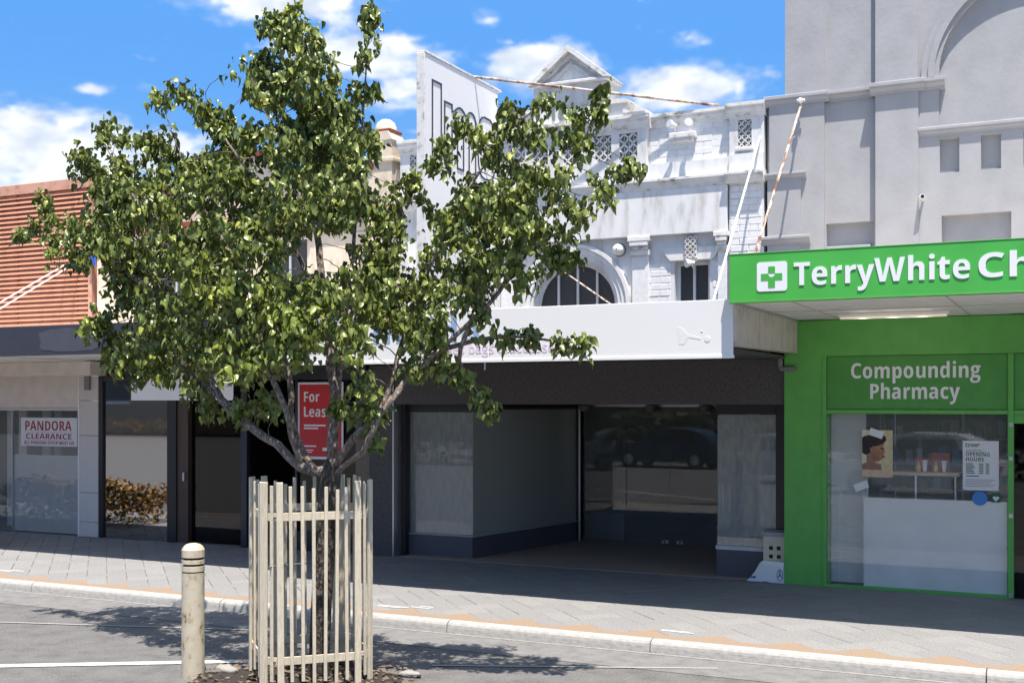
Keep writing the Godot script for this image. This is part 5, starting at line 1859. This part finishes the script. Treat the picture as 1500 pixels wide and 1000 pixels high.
	part("lid", s, M.grey_lid, o)
	o = thing("ride_on_car", "white moulded ride-on car bonnet with a three pointed badge by the cream box", "toy car", Vector3(-3.6, 0, 0.05))
	s = begin()
	# bonnet with a raked windscreen side
	var body := PackedVector2Array([Vector2(-3.92, 0.0), Vector2(-3.87, 0.05), Vector2(-3.80, 0.14), Vector2(-3.74, 0.25), Vector2(-3.70, 0.28), Vector2(-3.43, 0.27), Vector2(-3.43, 0.0)])
	prism(s, body, 2, -0.085, 0.0)
	var b2 := PackedVector2Array([Vector2(-3.90, 0.01), Vector2(-3.85, 0.05), Vector2(-3.79, 0.12), Vector2(-3.72, 0.235), Vector2(-3.435, 0.225), Vector2(-3.435, 0.01)])
	prism(s, b2, 2, 0.0, 0.03)
	part("bonnet", s, M.white_plastic, o)
	s = begin()
	var bc := Vector3(-3.475, 0.11, 0.031)
	for k in 24:
		var a0 := TAU * k / 24.0
		var a1 := TAU * (k + 1) / 24.0
		tube(s, [bc + Vector3(cos(a0) * 0.036, sin(a0) * 0.07, 0), bc + Vector3(cos(a1) * 0.036, sin(a1) * 0.07, 0)], [0.004, 0.004], 5)
	for k in 3:
		var a := PI * 0.5 + TAU * k / 3.0
		tube(s, [bc, bc + Vector3(cos(a) * 0.036, sin(a) * 0.07, 0)], [0.008, 0.003], 5)
	part("badge", s, M.badge_blue, o)
	s = begin()
	for q in [[-3.845, -3.832, 0.05], [-3.825, -3.805, 0.05], [-3.80, -3.785, 0.055]]:
		box(s, q[0], q[1], q[2], q[2] + 0.03, 0.03, 0.033)
	box(s, -3.90, -3.72, 0.003, 0.012, 0.031, 0.036)
	box(s, -3.70, -3.62, 0.012, 0.02, 0.031, 0.036)
	part("decal", s, M.badge_blue, o)

func stone(c: Vector3, size: Vector3, label: String, sd: int) -> void:
	var s := begin(true)
	var n := FastNoiseLite.new()
	n.seed = sd
	n.frequency = 1.2
	var rows := 8
	var cols := 14
	var f := func(i: int, j: int) -> Vector3:
		var a := PI * i / rows - PI * 0.5
		var b := TAU * (j % cols) / cols
		var d := Vector3(cos(a) * cos(b), sin(a), cos(a) * sin(b))
		return c + d * size * (0.85 + 0.5 * n.get_noise_3d(d.x, d.y, d.z)) + Vector3(0, size.y * 0.7, 0)
	for i in rows:
		for j in cols:
			var p: Vector3 = f.call(i, j)
			var q: Vector3 = f.call(i, j + 1)
			var u: Vector3 = f.call(i + 1, j + 1)
			var v: Vector3 = f.call(i + 1, j)
			var out := (p + u) * 0.5 - c - Vector3(0, size.y * 0.7, 0)
			if i > 0:
				tri(s, p, q, u, out)
			if i < rows - 1:
				tri(s, p, u, v, out)
	solo("stone", s, M.rock, label, "stone", "stones round the soil bed")

# ------------------------------------------------------------------ tree
func leaf_mesh(m: Material, curl: float, fold: float) -> ArrayMesh:
	# a heart-shaped blade, folded along its midrib, tip bent down; stalk end at the origin, tip along -y
	var s := begin(true)
	var prof := [Vector2(0.0, 0.03), Vector2(0.25, 0.05), Vector2(0.39, 0.24), Vector2(0.41, 0.48), Vector2(0.26, 0.78), Vector2(0.0, 1.10)]
	var mid := func(t: float) -> Vector3: return Vector3(0, -t, -curl * t * t)
	for sd in [-1.0, 1.0]:
		for i in prof.size() - 1:
			var a: Vector2 = prof[i]
			var b: Vector2 = prof[i + 1]
			var m0: Vector3 = mid.call(0.12 if i == 0 else a.y)
			var m1: Vector3 = mid.call(b.y)
			var e0: Vector3 = mid.call(a.y) + Vector3(sd * a.x, 0, fold * a.x + 0.05 * sin(a.y * 9.0))
			var e1: Vector3 = mid.call(b.y) + Vector3(sd * b.x, 0, fold * b.x + 0.05 * sin(b.y * 9.0))
			var o := Vector3(0, 0, 1)
			if i > 0:
				tri(s, m0, e0, e1, o)
			tri(s, m0, e1, m1, o)
	return done(s, m)

func make_tree() -> void:
	var base := Vector3(-6.0, ROAD_Y, 6.5)
	var T := thing("street_tree", "leafy young street tree with spreading grey limbs inside a picket guard", "tree", base)
	var R := RandomNumberGenerator.new()
	R.seed = 77
	# points that want foliage
	var want := PackedVector3Array()
	var lobe_of := []
	for i in range(0, LOBES.size(), 4):
		var c := Vector3(LOBES[i], LOBES[i + 1], LOBES[i + 2])
		var r: float = LOBES[i + 3]
		var n := clampi(int(r * r * 340.0), 5, 32)
		for k in n:
			var d := Vector3(R.randfn(), R.randfn(), R.randfn()).normalized() * pow(R.randf(), 0.42)
			want.append(c + d * Vector3(r, r, r * 0.9))
	# main limbs
	var pos := PackedVector3Array()
	var par := PackedInt32Array()
	var least := PackedFloat32Array()
	for li in LIMBS.size():
		var l: Array = LIMBS[li]
		var pts := []
		for k in range(0, l.size(), 3):
			pts.append(Vector3(l[k], l[k + 1], l[k + 2]))
		var prev := -1
		if li > 0:
			var bd := 1e9
			for k in pos.size():
				var dd := pos[k].distance_squared_to(pts[0])
				if dd < bd:
					bd = dd
					prev = k
		for k in pts.size() - 1:
			var n := maxi(1, int(pts[k].distance_to(pts[k + 1]) / 0.11))
			for q in n + 1:
				if q == 0 and (k > 0 or li > 0):
					continue
				var f := float(q) / n
				var p0: Vector3 = pts[maxi(k - 1, 0)]
				var p3: Vector3 = pts[mini(k + 2, pts.size() - 1)]
				var p: Vector3 = (pts[k] as Vector3).cubic_interpolate(pts[k + 1], p0, p3, f)
				if li > 0:
					p += Vector3(R.randf_range(-1, 1), R.randf_range(-1, 1), R.randf_range(-1, 1)) * 0.008
				pos.append(p)
				par.append(prev)
				prev = pos.size() - 1
				var along := (k + f) / (pts.size() - 1)
				least.append(0.09 if li == 0 else lerpf(0.027, 0.005, pow(along, 0.7)) if li != 4 else 0.025)
	# grow towards the wanted points
	var count := want.size()
	var near := PackedInt32Array()
	var dist := PackedFloat32Array()
	near.resize(count)
	dist.resize(count)
	var alive := PackedByteArray()
	alive.resize(count)
	for i in count:
		alive[i] = 1
		dist[i] = 1e9
	var from := 0
	var step := 0.10
	var end_of := PackedInt32Array()
	end_of.resize(count)
	for it in 34:
		var pull := {}
		var upto := pos.size()
		for i in count:
			if alive[i] == 0:
				continue
			var w := want[i]
			var bd := dist[i]
			var bn := near[i]
			for k in range(from, upto):
				var dd := w.distance_squared_to(pos[k])
				if dd < bd:
					bd = dd
					bn = k
			dist[i] = bd
			near[i] = bn
			if bd < 0.0225:
				alive[i] = 0
				end_of[i] = bn
				continue
			if pull.has(bn):
				pull[bn] += (w - pos[bn]).normalized()
			else:
				pull[bn] = (w - pos[bn]).normalized()
		if pull.is_empty():
			break
		from = upto
		for k in pull:
			var d: Vector3 = pull[k].normalized()
			if par[k] >= 0:
				d = (d + (pos[k] - pos[par[k]]).normalized() * 0.35 + Vector3(R.randf_range(-0.2, 0.2), R.randf_range(-0.05, 0.25), R.randf_range(-0.2, 0.2))).normalized()
			pos.append(pos[k] + d * step)
			par.append(k)
	for i in count:
		if alive[i] == 1:
			end_of[i] = near[i]
	# thickness from the tips down
	var area := PackedFloat32Array()
	area.resize(pos.size())
	var kids := PackedInt32Array()
	kids.resize(pos.size())
	for i in range(pos.size() - 1, -1, -1):
		if area[i] == 0.0:
			area[i] = pow(0.0032, 2.15)
		if par[i] >= 0:
			area[par[i]] += area[i]
			kids[par[i]] += 1
	var rad := PackedFloat32Array()
	rad.resize(pos.size())
	for i in pos.size():
		rad[i] = pow(area[i], 1.0 / 2.15)
	var trunk_r: float = rad[0]
	var scale := 0.088 / trunk_r
	for i in pos.size():
		rad[i] = minf(rad[i] * lerpf(1.0, scale, clampf(rad[i] / trunk_r * 1.3, 0.0, 1.0)), 0.088)
	for i in least.size():
		rad[i] = maxf(rad[i], least[i])
	rad[0] = 0.11
	rad[1] = 0.098
	rad[2] = 0.094
	# limbs as chains: each chain follows its thickest child
	var main_kid := PackedInt32Array()
	main_kid.resize(pos.size())
	main_kid.fill(-1)
	for i in pos.size():
		var p := par[i]
		if p >= 0 and (main_kid[p] < 0 or area[i] > area[main_kid[p]]):
			main_kid[p] = i
	var tr := begin(true)
	var limbs := begin(true)
	var twigs := begin()
	for i in pos.size():
		if par[i] >= 0 and main_kid[par[i]] == i:
			continue
		var pts := []
		var rr := []
		if par[i] >= 0:
			pts.append(pos[par[i]])
			rr.append(minf(rad[i] * 1.15, rad[par[i]]))
		var k := i
		while k >= 0:
			pts.append(pos[k])
			rr.append(rad[k])
			k = main_kid[k]
		if pts.size() < 2:
			continue
		if i == 0:
			# the trunk stops being the trunk at the fork
			var cut := 0
			while cut < pts.size() - 1 and pts[cut].y < 1.75:
				cut += 1
			tube(tr, pts.slice(0, cut + 1), rr.slice(0, cut + 1), 14)
			tube(limbs, pts.slice(cut), rr.slice(cut), 9)
		elif rr[1] > 0.007:
			tube(limbs, pts, rr, 7)
		else:
			tube(twigs, pts, rr, 4, false)
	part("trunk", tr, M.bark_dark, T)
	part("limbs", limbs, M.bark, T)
	# leaves: a spray round each wanted point
	var crown := part("crown", twigs, M.bark, T)
	crown.set_meta("label", "leafy crown of the street tree")
	var places := []
	for i in count:
		var e := pos[end_of[i]]
		var w := want[i]
		var dir := (w - e)
		if dir.length() < 0.02:
			dir = Vector3(R.randfn(), R.randfn(), R.randfn()) * 0.05
		var tone := R.randf()
		var n := R.randi_range(9, 14)
		for k in n:
			var f := 0.15 + 1.15 * k / n
			var p := e + dir * f + Vector3(R.randf_range(-1, 1), R.randf_range(-1, 1), R.randf_range(-1, 1)) * 0.065
			var side := Vector3(R.randfn(), R.randfn() * 0.4, R.randfn()).normalized()
			var tip := (side * R.randf_range(0.35, 1.0) + Vector3(0, -R.randf_range(0.45, 1.0), 0)).normalized()
			var roll := Vector3(R.randfn(), R.randfn() * 0.5, R.randfn()).normalized()
			var face := (side * 0.45 + roll * 0.75 + Vector3(0, R.randf_range(0.1, 0.9), 0)).normalized()
			face = (face - tip * face.dot(tip)).normalized()
			var x := (-tip).cross(face).normalized()
			var size := R.randf_range(0.038, 0.078)
			places.append([Transform3D(Basis(x * size, -tip * size, face * size), p), clampf(tone * 0.6 + R.randf() * 0.4, 0.0, 1.0)])
	places.sort_custom(func(a, b): return a[0].origin.z > b[0].origin.z)
	var kinds := []
	for q in [[0.45, 0.45], [0.9, 0.7], [0.2, 0.95], [0.65, 0.3]]:
		var row := []
		for c in 4:
			row.append(leaf_mesh(M["leaf_%d" % c], q[0], q[1]))
		row.append(leaf_mesh(M.leaf_mass, q[0], q[1]))
		kinds.append(row)
	var chosen := 300
	for i in chosen:
		var c := 3 if places[i][1] > 0.86 else int(places[i][1] * 3.4) % 3
		share("leaf", kinds[i % 4][c], places[i][0], crown)
	for kind in 4:
		var idx := []
		for i in range(chosen, places.size()):
			if i % 4 == kind:
				idx.append(i)
		var mm := MultiMesh.new()
		mm.transform_format = MultiMesh.TRANSFORM_3D
		mm.use_colors = true
		mm.mesh = kinds[kind][4]
		mm.instance_count = idx.size()
		for k in idx.size():
			var t: Transform3D = places[idx[k]][0]
			mm.set_instance_transform(k, t)
			var v: float = places[idx[k]][1]
			var col := Color(0.088, 0.122, 0.026).lerp(Color(0.235, 0.275, 0.055), v * v * 0.4 + v * 0.6)
			if v > 0.86:
				col = Color(0.31, 0.35, 0.055)
			mm.set_instance_color(k, col)
		var mi := MultiMeshInstance3D.new()
		mi.name = "foliage"
		mi.multimesh = mm
		mi.set_meta("kind", "stuff")
		crown.add_child(mi, true)
	# the crown's own vertices are in street coordinates
	print("tree nodes ", pos.size(), " wanted ", count, " leaves ", places.size())

# ------------------------------------------------------------------ across the street (seen in the glass)
func hedge(c: Vector3, h: Vector3, n: int, label: String) -> void:
	var lm := begin()
	tri(lm, Vector3(-0.5, 0, 0), Vector3(0, 0.12, 0.42), Vector3(0.5, 0, 0), Vector3.UP)
	tri(lm, Vector3(-0.5, 0, 0), Vector3(0.5, 0, 0), Vector3(0, 0.12, -0.42), Vector3.UP)
	var mm := MultiMesh.new()
	mm.transform_format = MultiMesh.TRANSFORM_3D
	mm.use_colors = true
	mm.mesh = done(lm, M.hedge_mass)
	mm.instance_count = n
	for i in n:
		var p := Vector3(rng.randf_range(-1, 1), pow(rng.randf(), 0.6), rng.randf_range(-1, 1)) * h
		p.y *= 0.85 + 0.2 * sin(p.x * 3.1) * cos(p.z * 2.7)
		var b := Basis(Vector3(rng.randfn(), rng.randfn(), rng.randfn()).normalized(), rng.randf() * TAU) * Basis.from_scale(Vector3.ONE * rng.randf_range(0.05, 0.11) * (3.0 if h.y > 2.0 else 1.0))
		mm.set_instance_transform(i, Transform3D(b, c + p))
		var v := rng.randf()
		if h.y > 2.0:
			mm.set_instance_color(i, Color(0.03, 0.045, 0.015).lerp(Color(0.07, 0.09, 0.03), v))
		else:
			mm.set_instance_color(i, Color(0.16, 0.11, 0.03).lerp(Color(0.50, 0.26, 0.05), v))
	var mi := MultiMeshInstance3D.new()
	mi.name = numbered("hedge")
	mi.multimesh = mm
	mi.set_meta("kind", "stuff")
	mi.set_meta("label", label)
	mi.set_meta("category", "hedge")
	add_child(mi)

func car(at: Vector3, turn: float, paint: Material, tall: float, label: String) -> void:
	var o := Node3D.new()
	o.name = numbered("parked_car")
	add_child(o)
	o.position = at
	o.rotation.y = turn
	tag(o, label, "car", "cars parked across the street")
	var put := func(called: String, s: SurfaceTool, m: Material, parent: Node3D) -> MeshInstance3D:
		var mi := MeshInstance3D.new()
		mi.name = called
		mi.mesh = done(s, m)
		parent.add_child(mi, true)
		return mi
	var s := begin()
	var k := tall
	# side profile of the body with its wheel arches left as straight cuts, then the cabin, narrower above
	prism(s, PackedVector2Array([Vector2(-2.15, 0.32), Vector2(-2.2, 0.55), Vector2(-2.12, 0.82), Vector2(-1.1, 0.95), Vector2(1.55, 0.98), Vector2(2.1, 0.92), Vector2(2.18, 0.6), Vector2(2.12, 0.32), Vector2(1.75, 0.28), Vector2(-1.75, 0.28)]), 2, -0.86, 0.86)
	prism(s, PackedVector2Array([Vector2(-1.15, 0.9), Vector2(-0.45, 1.42 * k), Vector2(-0.1, 1.47 * k), Vector2(1.1, 1.44 * k), Vector2(1.5, 1.3 * k), Vector2(1.85, 0.92)]), 2, -0.70, 0.70)
	var b: MeshInstance3D = put.call("body", s, paint, o)
	s = begin()
	for sd in [-0.704, 0.704]:
		for q in [[-0.85, -0.3, 0.15, 0.15], [0.22, 0.22, 1.0, 1.35]]:
			prism(s, PackedVector2Array([Vector2(q[0], 0.97), Vector2(q[3], 0.97), Vector2(q[2], 1.38 * k), Vector2(q[1], 1.38 * k)]), 2, sd - 0.004, sd + 0.004)
	boxt(s, Transform3D(Basis(Vector3.BACK, atan2(0.52 * k + 0.2, 0.7)), Vector3(-0.815, 1.17 * k + 0.0, 0)), Vector3(0.36, 0.012, 0.62))
	boxt(s, Transform3D(Basis(Vector3.BACK, atan2(-0.38, 0.35)), Vector3(1.69, 1.12 * k, 0)), Vector3(0.2, 0.012, 0.6))
	put.call("window", s, M.car_glass, o)
	for wx in [-1.35, 1.32]:
		for wz in [-0.80, 0.80]:
			s = begin()
			lathe(s, Vector3(wx, 0.32, wz - 0.1), [Vector2(0.0, 0.0), Vector2(0.30, 0.0), Vector2(0.33, 0.03), Vector2(0.33, 0.17), Vector2(0.30, 0.2), Vector2(0.0, 0.2)], 18, Vector3.BACK)
			var w: MeshInstance3D = put.call("wheel", s, M.tyre, o)
			s = begin()
			lathe(s, Vector3(wx, 0.32, wz - 0.106), [Vector2(0.0, 0.0), Vector2(0.2, 0.0), Vector2(0.21, 0.02), Vector2(0.21, 0.19), Vector2(0.2, 0.212), Vector2(0.0, 0.212)], 12, Vector3.BACK)
			put.call("rim", s, M.aluminium, w)
	for wz in [-0.62, 0.62]:
		s = begin()
		box(s, -2.20, -2.1, 0.62, 0.76, wz - 0.16, wz + 0.16, 0.02)
		put.call("headlight", s, M.lamp_lens, o)
		s = begin()
		box(s, 2.1, 2.165, 0.7, 0.86, wz - 0.14, wz + 0.14, 0.02)
		put.call("tail_light", s, M.tail_red, o)

func across_the_street() -> void:
	hedge(Vector3(-17.75, 0, 2.2), Vector3(1.9, 0.82, 0.8), 4200, "low bronze hedge beside the shopfronts up the street")
	hedge(Vector3(-52, 0, 47), Vector3(22, 1.3, 1.2), 5000, "long bronze hedge before the brick building across the road")
	hedge(Vector3(-9, ROAD_Y, 25.5), Vector3(16, 2.6, 1.0), 9000, "tall dark hedge behind the parked cars across the street")
	car(Vector3(-3.9, ROAD_Y, 17.6), 0.12, M.car_white, 1.12, "tall white car parked across the street from the pharmacy")
	car(Vector3(-8.6, ROAD_Y, 20.2), 0.1, M.car_silver, 1.0, "silver car parked across the street beside the white car")
	car(Vector3(-14.0, ROAD_Y, 21.0), 0.1, M.car_blue, 1.0, "dark blue car parked across the street up the road")
	var B := thing("brick_building", "long brown brick building with plain windows on the far side of the street", "building", Vector3(-40, 0, 52))
	var s := begin()
	box(s, -110, 40, 0, 6.5, 52, 60)
	part("wall", s, M.far_brick, B)
	s = begin()
	box(s, -110, 40, 6.5, 6.9, 51.8, 60)
	part("coping", s, M.cream_wall, B)
	for k in 12:
		var x := -100.0 + k * 11.0
		s = begin()
		box(s, x, x + 2.4, 2.4, 4.4, 51.9, 51.99)
		var w := part("window", s, M.car_glass, B)
		s = begin()
		box(s, x - 0.15, x + 2.55, 2.25, 2.4, 51.85, 51.99)
		part("sill", s, M.white_paint, w)
